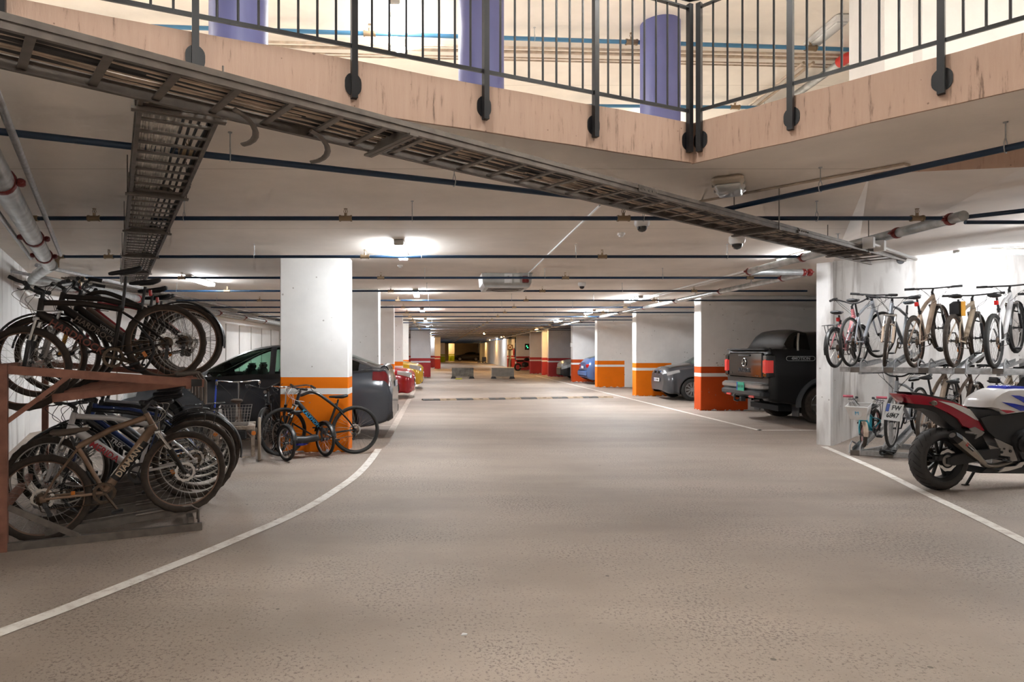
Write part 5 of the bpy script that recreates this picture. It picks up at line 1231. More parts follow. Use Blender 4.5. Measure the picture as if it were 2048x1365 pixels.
def cr1(a, b, c, d, t): return .5 * (2 * b + (c - a) * t + (2 * a - 5 * b + 4 * c - d) * t * t + (3 * b - a - 3 * c + d) * t ** 3)
class Loft:
    """car body surface from cross sections; u along the length, v from the sill to the roof centre"""
    SU, SV = 5, 3
    def __init__(s, rows):
        s.rows = rows; sec = []
        for (x, zb, w, zsh, wsh, zbe, wbe, wr, zt) in rows:
            sec.append([(x, 0, zb), (x, w * .72, zb), (x, w - .05, zb + .02), (x, w - .005, zb + .12), (x, (w + wsh) / 2 + .012, (zb + zsh) / 2 + .03), (x, wsh, zsh), (x, wbe, zbe),
                        (x, wbe + (wr - wbe) * .48, zbe + (zt - .07 - zbe) * .52 if zt - zbe > .15 else zbe + (zt - zbe) * .35), (x, wr, zt - .055 if zt - zbe > .15 else zbe + (zt - zbe) * .7), (x, wr * .62, zt - .012), (x, 0, zt)])
        n = len(sec); s.nu = (n - 1) * s.SU + 1; s.nv = 10 * s.SV + 1; s.G = []
        cols = []
        for i in range(n):
            r = sec[i]; fine = []
            for j in range(10):
                a = r[j - 1] if j > 0 else (r[1][0], -r[1][1], r[1][2]); b = r[j]; c = r[j + 1]; d = r[j + 2] if j < 9 else (r[9][0], -r[9][1], r[9][2])
                for k in range(s.SV): t = k / s.SV; fine.append(tuple(cr1(a[q], b[q], c[q], d[q], t) for q in range(3)))
            fine.append(r[10]); cols.append(fine)
        for i in range(n - 1):
            for k in range(s.SU):
                t = k / s.SU; row = []
                for j in range(s.nv):
                    b = cols[i][j]; c = cols[i + 1][j]
                    a = cols[i - 1][j] if i > 0 else tuple(2 * b[q] - c[q] for q in range(3)); d = cols[i + 2][j] if i + 2 < n else tuple(2 * c[q] - b[q] for q in range(3))
                    dx0 = max(1e-3, b[0] - a[0]); dx1 = max(1e-3, c[0] - b[0]); dx2 = max(1e-3, d[0] - c[0])
                    p = []
                    for q in range(3):
                        m1 = ((c[q] - b[q]) / dx1 * dx0 + (b[q] - a[q]) / dx0 * dx1) / (dx0 + dx1) * dx1; m2 = ((d[q] - c[q]) / dx2 * dx1 + (c[q] - b[q]) / dx1 * dx2) / (dx1 + dx2) * dx1
                        p.append((2 * t ** 3 - 3 * t * t + 1) * b[q] + (t ** 3 - 2 * t * t + t) * m1 + (-2 * t ** 3 + 3 * t * t) * c[q] + (t ** 3 - t * t) * m2)
                    row.append(tuple(p))
                s.G.append(row)
        s.G.append(cols[-1])
    def shell(s, holes, wheels, R, v0=1):
        """whole closed skin without window openings and wheel arches"""
        mm = M(); V = []; idx = {}
        for sg in (1, -1):
            for i in range(s.nu):
                for j in range(s.nv):
                    x, y, z = s.G[i][j]; out = False
                    if j <= 5.6 * s.SV:
                        for wx, wz in wheels:
                            d = math.hypot(x - wx, z - wz)
                            if d < R: out = True; f = R / max(d, 1e-6); x2 = wx + (x - wx) * f; z2 = wz + (z - wz) * f
                    idx[(sg, i, j)] = (len(V), out); V.append((x2, sg * y, z2) if out and abs(y) > .3 else (x, sg * y, z))
        F = []
        for sg in (1, -1):
            for i in range(s.nu - 1):
                for j in range(v0 * s.SV, s.nv - 1):
                    q = [idx[(sg, i, j)], idx[(sg, i + 1, j)], idx[(sg, i + 1, j + 1)], idx[(sg, i, j + 1)]]
                    if all(a[1] for a in q): continue
                    if any(h[0] * s.SU <= i < h[1] * s.SU and h[2] * s.SV <= j < h[3] * s.SV for h in holes): continue
                    f = [a[0] for a in q]; F.append(tuple(f if sg < 0 else f[::-1]))
        for i, rev in ((0, 0), (s.nu - 1, 1)):
            for j in range(v0 * s.SV, s.nv - 1):
                f = [idx[(1, i, j)][0], idx[(1, i, j + 1)][0], idx[(-1, i, j + 1)][0], idx[(-1, i, j)][0]]; F.append(tuple(f if not rev else f[::-1]))
        mm.v = V; mm.f = F; return mm
    def patch(s, u0, u1, v0, v1, off=.004, sides=(1, -1)):
        mm = M(); i0, i1, j0, j1 = round(u0 * s.SU), round(u1 * s.SU), round(v0 * s.SV), round(v1 * s.SV)
        for sg in sides:
            vs = []; w = j1 - j0 + 1
            for i in range(i0, i1 + 1):
                for j in range(j0, j1 + 1):
                    p = Vector(s.G[i][j]); a = Vector(s.G[min(i + 1, s.nu - 1)][j]) - Vector(s.G[max(i - 1, 0)][j])
                    pj = Vector(s.G[i][min(j + 1, s.nv - 1)]); mj = Vector(s.G[i][max(j - 1, 0)])
                    if j == s.nv - 1: pj = Vector((mj.x, -mj.y, mj.z))
                    n = a.cross(pj - mj); n = n.normalized() if n.length > 1e-9 else Vector((0, 0, 1))
                    if n.dot(Vector((0, p.y, p.z - .6))) < 0: n = -n
                    p = p + n * off; vs.append((p.x, sg * p.y, p.z))
            fs = []
            for i in range(i1 - i0):
                for j in range(j1 - j0):
                    f = (i * w + j, (i + 1) * w + j, (i + 1) * w + j + 1, i * w + j + 1); fs.append(f if sg < 0 else f[::-1])
            mm.add(vs, fs)
        return mm

def car_wheel(parent, x, y, r, w, m_rim, ns=10, dbl=False, knob=False):
    sg = 1 if y > 0 else -1; T = Matrix.Translation((x, y, r)) @ Matrix.Rotation(-sg * PI / 2, 4, 'X')
    ri = M(); rr = r * .68
    ri.lathe([(rr, -w * .5), (rr + .01, w * .42), (rr - .006, w * .46), (rr - .02, w * .40), (rr - .03, -w * .3), (rr * .3, -w * .3)], 32, T)
    for k in range(ns):
        an = 2 * PI * k / ns
        for da in ((-.11, .11) if dbl else (0,)):
            a = Vector((.05 * math.cos(an), .05 * math.sin(an), w * .30)); b = Vector(((rr - .015) * math.cos(an + da), (rr - .015) * math.sin(an + da), w * .38))
            m2 = M(); m2.bar(a, b, .022 if dbl else .03, .02, up=(0, 0, 1)); ri.add(m2.v, m2.f, T)
    ri.lathe([(0, w * .36), (.05, w * .35), (.06, w * .28), (.06, w * .1)], 16, T)
    wo = obj('wheel', ri, m_rim, parent)
    ty = M(); P = [(rr, -w * .48), (rr + .02, -w * .5), (r - .03, -w * .5), (r - .006, -w * .40), (r, -w * .2), (r, w * .2), (r - .006, w * .40), (r - .03, w * .5), (rr + .02, w * .5), (rr, w * .47)]
    if knob:
        n = 60; vs = []
        for i in range(n):
            an = 2 * PI * i / n
            for j, (q, z) in enumerate(P): e = .010 if (3 <= j <= 6 and (i + (j % 2)) % 2) else 0; vs.append(((q + e) * math.cos(an), (q + e) * math.sin(an), z))
        ty.add(vs, [(i * 10 + j, i * 10 + (j + 1) % 10, ((i + 1) % n) * 10 + (j + 1) % 10, ((i + 1) % n) * 10 + j) for i in range(n) for j in range(10)], T)
    else: ty.lathe(P, 48, T, closed=True)
    obj('tyre', ty, m_tyre_d if knob else m_tyre, wo)
    dc = M(); dc.lathe([(.03, 0), (rr * .72, 0), (rr * .72, .02), (.03, .02)], 28, T @ Matrix.Translation((0, 0, -w * .1)), closed=True); obj('brake_disc', dc, m_galv_dirty, wo)
    return wo

def build_car(label, cat, mtx, rows, paintm, wheels, r, W, glass=m_glass, holes_ws=None, holes_rw=None, sides=(), ns=10, dbl=False, rimm=None, R=None, parts=(), interior=True, ww=.22, knob=False, seats=((1.9, .45), (2.75, .45)), name='car'):
    t = thing(name, label, cat, mtx=mtx); lf = Loft(rows); R = R or r + .055
    holes = []
    if holes_ws: holes.append(holes_ws)
    if holes_rw: holes.append(holes_rw)
    holes += [(a, b, 6.33, 8) for a, b in sides]
    bo = obj('body', lf.shell(holes, [(x, r) for x in wheels], R), paintm, t, angle=50)
    if holes_ws: obj('windscreen', lf.patch(*holes_ws, off=.001), glass, t)
    if holes_rw: obj('rear_window', lf.patch(*holes_rw, off=.001), glass, t)
    for a, b in sides:
        for sg in (1, -1): obj('side_window', lf.patch(a, b, 6.33, 8, off=.001, sides=(sg,)), glass, t)
    for x in wheels:
        for sg in (1, -1):
            car_wheel(t, x, sg * (W / 2 - ww / 2 - .015), r, ww, rimm or m_alloy, ns, dbl, knob)
            mm = M(); pts = arc(x, r, R - .004, -8, 188, 20); yy = max(abs(p[1]) for row in lf.G for p in row if abs(p[0] - x) < .2)
            P = []
            for p in pts:
                best = max((q for row in lf.G for q in row[3:18] if abs(q[0] - p[0]) < .12), key=lambda q: -abs(q[2] - p[2]) - abs(q[0] - p[0])); P.append((p[0], sg * (best[1] - .004), p[2]))
            mm.tube(P, .018, 6); obj('arch_trim', mm, m_trim, t)
            vs = []
            for p in arc(x, r, R, -20, 200, 16): vs += [(p[0], sg * (W / 2 - .04), p[2]), (p[0], sg * (W / 2 - .42), p[2])]
            mm = M(); mm.add(vs, [(2 * i, 2 * i + 1, 2 * i + 3, 2 * i + 2) for i in range(16)]); n_ = len(mm.v)
            mm.add([(x, sg * (W / 2 - .42), r)] + [v for v in vs[1::2]], [(0, i + 1, i + 2) for i in range(16)]); obj('wheel_housing', mm, m_int, t)
    mm = M(); Lg = rows[-1][0]; mm.box((Lg / 2, 0, .30), (Lg * .86, W * .62, .12)); ub = obj('underbody', mm, m_int, t)
    if interior:
        for sx, sz in seats:
            for sg in (1, -1):
                mm = M(); mm.box((sx, sg * .37, sz + .12), (.5, .48, .2), bev=.05); mm.box((sx + .30, sg * .37, sz + .45), (.14, .46, .62), bev=.05); mm.box((sx + .33, sg * .37, sz + .79), (.09, .32, .12), bev=.04); obj('seat', mm, m_int, t)
        mm = M(); mm.box((seats[0][0] - .55, 0, .84), (.35, W * .74, .14), bev=.04); obj('dashboard', mm, m_int, t)
        mm = M(); mm.tube([(seats[0][0] - .30 + .05 * math.sin(k * PI / 8), -.37 + .18 * math.cos(k * PI / 8), .92 + .17 * math.sin(k * PI / 8)) for k in range(16)], .014, 6, closed=True); obj('steering_wheel', mm, m_int, t)
    lf.owner = t
    for (nm_, u0, u1, v0, v1, off, mt) in parts:
        obj(nm_, lf.patch(u0, u1, v0, v1, off), mt, t)
    return t, lf
def both(name, lf, a, m, t):
    for sg in (1, -1): obj(name, lf.patch(*a, sides=(sg,)), m, t)
def plate(parent, c, xd, w_, h_, body, txt=None, band=True, size=.07, two=None):
    """c: centre, xd: reading direction"""
    T = frame3(c, xd, (0, 0, 1)); p = M(); p.box((0, 0, 0), (w_, h_, .012), T=T, bev=.004); po = obj('number_plate', p, body, parent, False)
    if band: p = M(); p.box((-w_ / 2 + .03, 0, .007), (.045, h_ * .9, .004), T=T); obj('plate_band', p, m_pblue, po, False)
    if txt: lettering(txt, size, m_blackp, T @ Matrix.Translation((.02, 0, .0075)), po, bold=.001)
    return po

# ---- grey electric SUV behind the nearest column (nose towards the left wall)
m_tesla = paint('midnight_grey_paint', (.055, .062, .075), .25); 
rows = [(0.00, .34, .60, .52, .62, .62, .56, .35, .68), (.10, .24, .80, .58, .82, .74, .72, .45, .79), (.42, .21, .90, .68, .92, .84, .82, .52, .93), (.95, .20, .93, .78, .945, .95, .86, .56, 1.05),
        (1.30, .20, .93, .80, .95, 1.0, .865, .62, 1.11), (1.75, .20, .93, .82, .95, 1.02, .865, .68, 1.33), (2.25, .20, .93, .83, .95, 1.03, .865, .66, 1.55), (2.75, .20, .93, .84, .95, 1.04, .865, .65, 1.635), (3.30, .20, .93, .86, .955, 1.06, .865, .64, 1.61),
        (3.80, .20, .93, .90, .96, 1.10, .86, .60, 1.50), (4.25, .21, .92, .92, .95, 1.14, .82, .56, 1.34), (4.52, .26, .90, .92, .93, 1.155, .78, .56, 1.255), (4.64, .30, .88, .90, .91, 1.13, .76, .55, 1.255), (4.70, .33, .86, .84, .88, 1.00, .74, .5, 1.10), (4.75, .36, .80, .72, .83, .86, .70, .5, .93)]
t, lf = build_car('dark grey electric hatchback SUV parked behind the nearest orange column', 'car', Matrix.Translation((-5.50, 11.72, 0)), rows, m_tesla, (.88, 3.77), .355, 1.92,
                  holes_ws=(4.2, 6.6, 8.33, 10), holes_rw=(8.6, 10.8, 8.33, 10), sides=((4.6, 6.8), (7.0, 8.8), (9.0, 9.8)), rimm=m_alloy_d, ns=5, dbl=True)
both('tail_lamp', lf, (10.6, 13.2, 5.33, 6.0, .006), m_dtail, t); both('head_lamp', lf, (.6, 2.0, 5.33, 6, .006), m_head, t)
both('window_trim', lf, (4.2, 10.6, 6.0, 6.33, .006), m_trim, t); obj('diffuser', lf.patch(12.4, 14, 1.33, 3.0, .008), m_trim, t)
obj('rear_spoiler', lf.patch(11.0, 12.4, 8.0, 10, .012), m_tesla, t)
for sg in (1, -1): mm = M(); mm.box((4.72, sg * .66, .50), (.02, .16, .045), bev=.006); obj('rear_reflector', mm, m_dtail, t)
for sg in (1, -1): mm = M(); mm.box((1.68, sg * 1.02, 1.06), (.12, .16, .13), bev=.04); mm.bar((1.68, sg * .88, 1.02), (1.68, sg * .98, 1.04), .05, .03); obj('wing_mirror', mm, m_trim, t)
for sg in (1, -1):
    mm = M(); mm.box((2.9, sg * .955, .92), (.2, .02, .03), bev=.008); obj('door_handle', mm, m_trim, t)
plate(t, (4.765, 0, .93), (0, 1, 0), .52, .11, m_plate)

# ---- black pickup
m_pick = mat('deep_black_paint', (.006, .006, .0065), .3)
rows = [(0, .50, .70, .80, .72, .98, .66, .5, 1.02), (.15, .42, .88, .85, .90, 1.06, .82, .55, 1.12), (.9, .40, .94, .90, .96, 1.18, .86, .6, 1.24), (1.45, .40, .94, .92, .96, 1.22, .86, .64, 1.30), (2.0, .40, .94, .95, .96, 1.26, .86, .68, 1.80), (2.5, .40, .94, .98, .96, 1.30, .86, .68, 1.92),
        (3.6, .40, .94, 1.02, .96, 1.36, .86, .68, 1.945), (4.35, .40, .94, 1.1, .96, 1.44, .87, .69, 1.93), (4.80, .40, .94, 1.16, .96, 1.50, .885, .70, 1.90), (5.00, .42, .94, 1.18, .96, 1.525, .90, .72, 1.57), (5.08, .42, .94, 1.18, .96, 1.53, .91, .72, 1.55), (5.25, .46, .93, 1.2, .955, 1.525, .91, .75, 1.545), (5.33, .5, .91, 1.2, .935, 1.50, .89, .7, 1.53), (5.35, .56, .90, 1.15, .92, 1.40, .88, .7, 1.45)]
PT = Matrix.Translation((12.20, 14.13, 0)) @ Matrix.Rotation(PI, 4, 'Z')
t, lf = build_car('black double-cab pickup with green rear plate parked tail out', 'pickup truck', PT, rows, m_pick, (1.0, 4.20), .40, 1.92, glass=m_glass_dk, holes_ws=(3.2, 4.8, 8.33, 10), sides=((3.8, 5.2), (5.4, 6.4), (7.2, 8.6)), rimm=m_alloy, ns=6, knob=True, R=.50, ww=.27, seats=((2.5, .6), (3.4, .6)), name='pickup_truck')
mm = M(); mm.tube([(4.66, .80, 1.88), (4.72, .875, 1.7), (4.74, .915, 1.52)], .022, 8); mm.tube([(4.66, -.80, 1.88), (4.72, -.875, 1.7), (4.74, -.915, 1.52)], .022, 8); obj('bed_hoop', mm, m_chrome, t)
# tailgate, lamps, bumper
m_gloss = mat('gloss_black_tailgate', (.012, .011, .011), .10, coat=1)
mm = M(); mm.box((5.375, 0, 1.21), (.05, 1.50, .54), bev=.02); tg = obj('tailgate', mm, m_gloss, t)
mm = M(); mm.box((5.41, 0, 1.42), (.03, .5, .04), bev=.01); obj('handle', mm, m_trim, tg)
mm = M(); mm.box((5.34, 0, 1.55), (.12, 1.72, .035), bev=.012); obj('bed_cover_edge', mm, m_trim, t)
for sg in (1, -1):
    mm = M(); mm.box((5.30, sg * .868, 1.20), (.20, .19, .50), bev=.03); lo = obj('tail_lamp_housing', mm, m_gloss, t)
    mm = M(); mm.box((5.325, sg * .875, 1.19), (.19, .185, .33), bev=.04); obj('tail_lamp', mm, mat('bright_red_tail_lamp', (.75, .05, .045), .2, coat=.8, emit=(.8, .05, .04), es=.12), lo)
mm = M(); mm.box((5.40, 0, .76), (.20, 1.84, .15), bev=.045); bp_ = obj('rear_bumper', mm, mat('brushed_steel_bumper', (.42, .41, .40), .28, .85), t)
mm = M(); mm.box((5.40, 0, .61), (.22, 1.86, .17), bev=.05); obj('bumper_lip', mm, m_trim, bp_)
for sg in (1, -1): mm = M(); mm.box((5.505, sg * .52, .545), (.02, .22, .05), bev=.006); obj('reflector', mm, m_redl, bp_)
plate(bp_, (5.512, .04, .74), (0, 1, 0), .34, .19, m_plate_g, 'DS 518', size=.085)
mm = M(); mm.tube([(5.40, 0, .50), (5.56, 0, .42), (5.62, 0, .44), (5.62, 0, .53)], .025, 8); mm.box((5.5, .12, .47), (.1, .08, .1)); mm.lathe([(0, .50), (.028, .52), (.03, .545), (.02, .575), (0, .58)], 12, Matrix.Translation((5.62, 0, 0))); obj('tow_bar', mm, m_dkgrey, t)
# badge: ring with letters, letters on the gate, side badge
ring = M(); ring.tube([(5.412, .085 * math.cos(k * PI / 12), 1.27 + .085 * math.sin(k * PI / 12)) for k in range(24)], .008, 6, closed=True)
for P in (((-.055, 1.335), (-.02, 1.26), (0, 1.30), (.02, 1.26), (.055, 1.335)), ((-.07, 1.30), (-.035, 1.205), (0, 1.285), (.035, 1.205), (.07, 1.30))): ring.tube([(5.412, y, z) for y, z in P], .006, 5)
obj('emblem', ring, m_chrome, tg)
lettering('AMAROK', .13, m_dkgrey, frame3((5.404, 0, 1.09), (0, 1, 0), (0, 0, 1)), tg, ext=.004, bold=.002)
lettering('V6', .07, m_chrome, frame3((5.404, -.62, 1.02), (0, 1, 0), (0, 0, 1)), tg, ext=.002); lettering('4motion', .045, m_chrome, frame3((5.404, .55, .99), (0, 1, 0), (0, 0, 1)), tg, ext=.002)
bd_ = M(); ol = [(-.25 + .045 * math.cos(a_), .045 * math.sin(a_)) for a_ in [PI / 2 + k * PI / 8 for k in range(9)]] + [(.25 + .045 * math.cos(a_), .045 * math.sin(a_)) for a_ in [-PI / 2 + k * PI / 8 for k in range(9)]]
T = frame3((4.70, .952, 1.36), (-1, 0, 0), (0, 0, 1)); bd_.tube([T @ Vector((p[0], p[1], 0)) for p in ol], .006, 5, closed=True); be = obj('side_badge', bd_, m_galv, t)
lettering('4MOTION', .085, m_galv, frame3((4.70, .957, 1.36), (-1, 0, 0), (0, 0, 1)), be, ext=.002, bold=.002)
mm = M(); mm.box((4.72, .80, .36), (.02, .26, .42), bev=.008); obj('mud_flap', mm, m_trim, t); mm = M(); mm.box((4.72, -.80, .36), (.02, .26, .42), bev=.008); obj('mud_flap', mm, m_trim, t)
mm = M(); mm.cyl((4.2, -.8, .4), (4.2, .8, .4), .05, 8); mm.lathe([(0, -.12), (.13, -.1), (.15, 0), (.13, .1), (0, .12)], 14, Matrix.Translation((4.2, 0, .4)) @ Matrix.Rotation(PI / 2, 4, 'X')); obj('rear_axle', mm, m_int, t)
fl_ = M()
for sg in (1, -1):
    pts = arc(4.20, .40, .52, -5, 185, 20); fl_.add([v for p in pts for v in ((p[0], sg * .935, p[2]), (p[0], sg * 1.0, p[2]), (4.2 + (p[0] - 4.2) * 1.12, sg * .985, .4 + (p[2] - .4) * 1.12), (4.2 + (p[0] - 4.2) * 1.14, sg * .93, .4 + (p[2] - .4) * 1.14))], [(4 * i + j, 4 * i + j + 1, 4 * i + 5 + j, 4 * i + 4 + j) for i in range(20) for j in range(3)])
obj('wheel_arch_flare', fl_, mat('grey_black_plastic', (.045, .047, .05), .55), t)

# ---- small dark electric hatchback, front towards the lane
m_dg = paint('dark_graphite_paint', (.05, .053, .06), .28)
rows = [(0, .30, .50, .60, .55, .78, .50, .35, .86), (.07, .24, .74, .62, .78, .82, .66, .45, .96), (.32, .20, .84, .70, .87, .90, .78, .5, 1.05), (.75, .20, .87, .76, .885, .96, .81, .56, 1.12), (1.05, .20, .87, .80, .885, .99, .81, .60, 1.20), (1.5, .20, .87, .82, .885, 1.0, .81, .64, 1.42), (2.0, .20, .87, .84, .885, 1.0, .81, .64, 1.56), (2.7, .2, .87, .85, .885, 1.02, .81, .62, 1.59), (3.4, .2, .87, .88, .88, 1.06, .80, .58, 1.53), (3.85, .25, .84, .88, .86, 1.08, .76, .55, 1.3), (3.98, .32, .78, .8, .8, .98, .7, .5, 1.1)]
HT_ = [(0, .26, .58, .52, .62, .70, .56, .35, .76), (.09, .19, .78, .56, .81, .76, .72, .45, .84), (.42, .17, .86, .66, .88, .82, .80, .52, .93), (1.0, .17, .89, .72, .90, .90, .82, .56, 1.01), (1.35, .17, .89, .74, .90, .94, .82, .62, 1.08), (1.9, .17, .89, .76, .90, .96, .82, .64, 1.33), (2.4, .17, .89, .78, .90, .97, .82, .63, 1.44), (3.1, .17, .89, .80, .90, .99, .82, .60, 1.43), (3.8, .18, .88, .84, .89, 1.02, .78, .56, 1.28), (4.25, .24, .84, .84, .86, 1.0, .74, .5, 1.1), (4.35, .3, .78, .75, .8, .9, .7, .5, .98)]
t, lf = build_car('small dark grey hatchback with blue edged grille facing the lane', 'car', Matrix.Translation((7.02, 20.35, 0)), rows, m_dg, (.78, 3.35), .345, 1.78, holes_ws=(3.4, 5.8, 8.33, 10), sides=((4.0, 5.8), (6.0, 7.6)), rimm=m_alloy, ns=10, dbl=True, ww=.17)
both('head_lamp', lf, (1.0, 2.2, 5.67, 6.33, .006), m_head, t); obj('bonnet_panel', lf.patch(1.6, 3.4, 8.0, 10, .004), m_gloss, t)
mm = M()
for sg in (1, -1): mm.tube([(.0 + .03 * abs(math.cos(a_)), sg * (.17 + .13 * math.cos(a_)), .85 + .06 * math.sin(a_)) for a_ in [k * PI / 8 for k in range(16)]], .014, 6, closed=True)
obj('grille_surround', mm, mat('blue_chrome', (.25, .40, .75), .2, .8), t)
for sg in (1, -1): mm = M(); mm.box((.012, sg * .17, .85), (.03, .24, .10), bev=.03); obj('grille', mm, m_gloss, t)
mm = M(); mm.cyl((.10, 0, .985), (.09, 0, .995), .04, 14); obj('emblem', mm, m_chrome, t)
mm = M(); mm.box((.05, 0, .40), (.08, 1.0, .12), bev=.03); obj('lower_intake', mm, m_gloss, t)
for sg in (1, -1): mm = M(); mm.box((.16, sg * .66, .52), (.10, .22, .16), bev=.03); obj('fog_surround', mm, m_gloss, t)
plate(t, (-.025, 0, .62), (0, -1, 0), .50, .11, m_plate, 'EL 29684', size=.085)

def front_car(label, mtx, col, rows, L2, r=.32, chrome=True, glass=m_glass, plate_txt=None, W=1.8, wl=(.85, 3.45)):
    t, lf = build_car(label, 'car', mtx, rows, col, wl, r, W, holes_ws=(4.0, 5.9, 8.33, 10), sides=((4.6, 5.9), (6.1, 7.4)), glass=glass, rimm=m_alloy, ns=5, dbl=True, holes_rw=(7.4, 8.8, 8.33, 10), seats=((2.0, .4), (2.8, .4)))
    both('head_lamp', lf, (.8, 2.2, 5.33, 6.33, .006), m_head, t)
    mm = M(); mm.box((.02, 0, .60), (.06, .72, .16), bev=.03); g = obj('grille', mm, m_gloss, t)
    mm = M()
    for z in (.57, .63): mm.box((-.012, 0, z), (.012, .66, .016))
    mm.cyl((-.02, 0, .60), (.0, 0, .60), .07, 16); obj('grille_bars', mm, m_chrome, g)
    mm = M(); mm.box((.05, 0, .28), (.08, 1.1, .12), bev=.03); obj('lower_intake', mm, m_gloss, t)
    for sg in (1, -1):
        mm = M(); mm.box((.15, sg * .68, .33), (.12, .26, .12), bev=.03); fi = obj('side_intake', mm, m_trim, t); mm = M(); mm.box((.10, sg * .68, .34), (.06, .25, .018), bev=.005); obj('intake_bar', mm, m_chrome, fi)
        mm = M(); mm.box((1.55, sg * .97, .98), (.12, .16, .11), bev=.03); obj('wing_mirror', mm, col, t)
    plate(t, (-.02, 0, .42), (0, -1, 0), .50, .11, m_plate, plate_txt, size=.08)
    return t, lf

def sz(rows, f): return [(a[0], a[1] * f, a[2], a[3] * f, a[4], a[5] * f, a[6], a[7], a[8] * f) for a in rows]
front_car('dark red hatchback with chrome barred grille, nose towards the lane', Matrix.Translation((-.72, 21.3, 0)) @ Matrix.Rotation(PI, 4, 'Z'), paint('dark_red_paint', (.34, .012, .022), .22), sz(HT_, 1.04), 4.35)
front_car('mustard yellow crossover behind the orange column, nose towards the lane', Matrix.Translation((-.55, 26.6, 0)) @ Matrix.Rotation(PI, 4, 'Z'), paint('mustard_yellow_paint', (.60, .36, .015), .25), sz(HT_, 1.13), 4.35)
t, lf = front_car('silver grey SUV with dark bumper facing the lane from the right', Matrix.Translation((6.75, 35.2, 0)), paint('light_silver_paint', (.40, .43, .46), .25), sz(HT_, 1.15), 4.35, r=.34)
obj('bumper_cladding', lf.patch(0, 2.0, 1, 4.67, .01), m_trim, t); mm = M(); mm.box((.0, 0, .45), (.10, 1.2, .42), bev=.04); obj('front_bumper', mm, m_dkgrey, t)
# blue car, tail towards the lane
t, lf = build_car('mid blue car whose tail just shows between the right cross walls', 'car', Matrix.Translation((11.25, 30.1, 0)) @ Matrix.Rotation(PI, 4, 'Z'), sz(HT_, 1.02), paint('mid_blue_paint', (.07, .13, .30), .3), (.85, 3.45), .32, 1.8, holes_rw=(7.4, 8.8, 8.33, 10), sides=((4.6, 5.9), (6.1, 7.4)))
for sg in (1, -1): mm = M(); mm.box((4.30, sg * .70, .84), (.14, .26, .18), bev=.03); obj('tail_lamp', mm, m_tail, t)
mm = M(); mm.box((4.38, 0, .50), (.14, 1.6, .28), bev=.06); obj('rear_bumper', mm, mat('mid_blue_bumper', (.07, .13, .30), .4), t); plate(t, (4.40, 0, .78), (0, 1, 0), .5, .11, m_plate)
# far black hatchback
t, lf = build_car('black car parked across the far end wall', 'car', Matrix.Translation((2.95, 104.5, 0)), sz(HT_, 1.02), mat('flat_black_paint', (.02, .017, .015), .35), (.85, 3.45), .33, 1.8, holes_ws=(4.0, 5.9, 8.33, 10), sides=((4.6, 5.9), (6.1, 7.4)), glass=m_glass_dk, seats=((2, .4),))
both('head_lamp', lf, (.5, 1.8, 5.33, 6.33, .006), m_head, t)

# ================================================================== motorcycle
m_mred = paint('deep_red_fairing', (.38, .012, .03), .25); m_mwhite = paint('pearl_white_fairing', (.72, .71, .70), .22); m_mblue = paint('racing_blue', (.015, .035, .42), .25)
m_mblk = mat('satin_black_plastic', (.010, .010, .010), .55); m_titan = mat('titanium_silencer', (.36, .32, .27), .32, .85, var=.15, scale=10); m_calu = mat('cast_aluminium', (.30, .28, .26), .42, .7); m_eng = mat('black_engine', (.018, .018, .02), .4, .4)
MY0 = 6.95; MX0 = (1877 - VX) * MY0 / FPX; MPH = math.radians(10)
MC = Matrix.Translation((MX0, MY0, 0)) @ Matrix.Rotation(MPH, 4, 'Z') @ Matrix.Rotation(math.radians(0), 4, 'X')
moto = thing('motorcycle', 'sports motorcycle with red tail, white tank and blue stripes at the right edge', 'motorcycle', mtx=MC)
def sp_(px, py, y=0.0):
    """side-view drawing coordinates (taken at the machine's own plane) to local (x, z)"""
    u = (px - VX) / FPX; c, s_ = math.cos(MPH), math.sin(MPH); ox = MX0 - s_ * y; oy = MY0 + c * y
    s1 = (u * oy - ox) / (c - u * s_); return (s1, EYE - (py - VY) * (oy + s_ * s1) / FPX)
def zp(x, y): return sp_(1780 + x / 5.25, 740 + y / 5.25, -.08)
def puff(out, hw, m, name, parent=moto, inset=.10, yc=0.0, steps=None):
    cx = sum(p[0] for p in out) / len(out); cz = sum(p[1] for p in out) / len(out); n = len(out); vs = []; lay = [(-1, inset), (-.8, inset * .35), (-.45, 0), (.45, 0), (.8, inset * .35), (1, inset)]
    for (yy, ins) in lay:
        for p in out: vs.append((p[0] + (cx - p[0]) * ins, yc + yy * hw, p[1] + (cz - p[1]) * ins))
    fs = [(i * n + j, i * n + (j + 1) % n, (i + 1) * n + (j + 1) % n, (i + 1) * n + j) for i in range(5) for j in range(n)] + [tuple(reversed(range(n))), tuple(range(5 * n, 6 * n))]
    mm = M(); mm.add(vs, fs); return obj(name, mm, m, parent, angle=50)
def flat(out, y, m, name, parent, th=.003):
    mm = M(); mm.side(out, y - th, y); return obj(name, mm, m, parent, False)
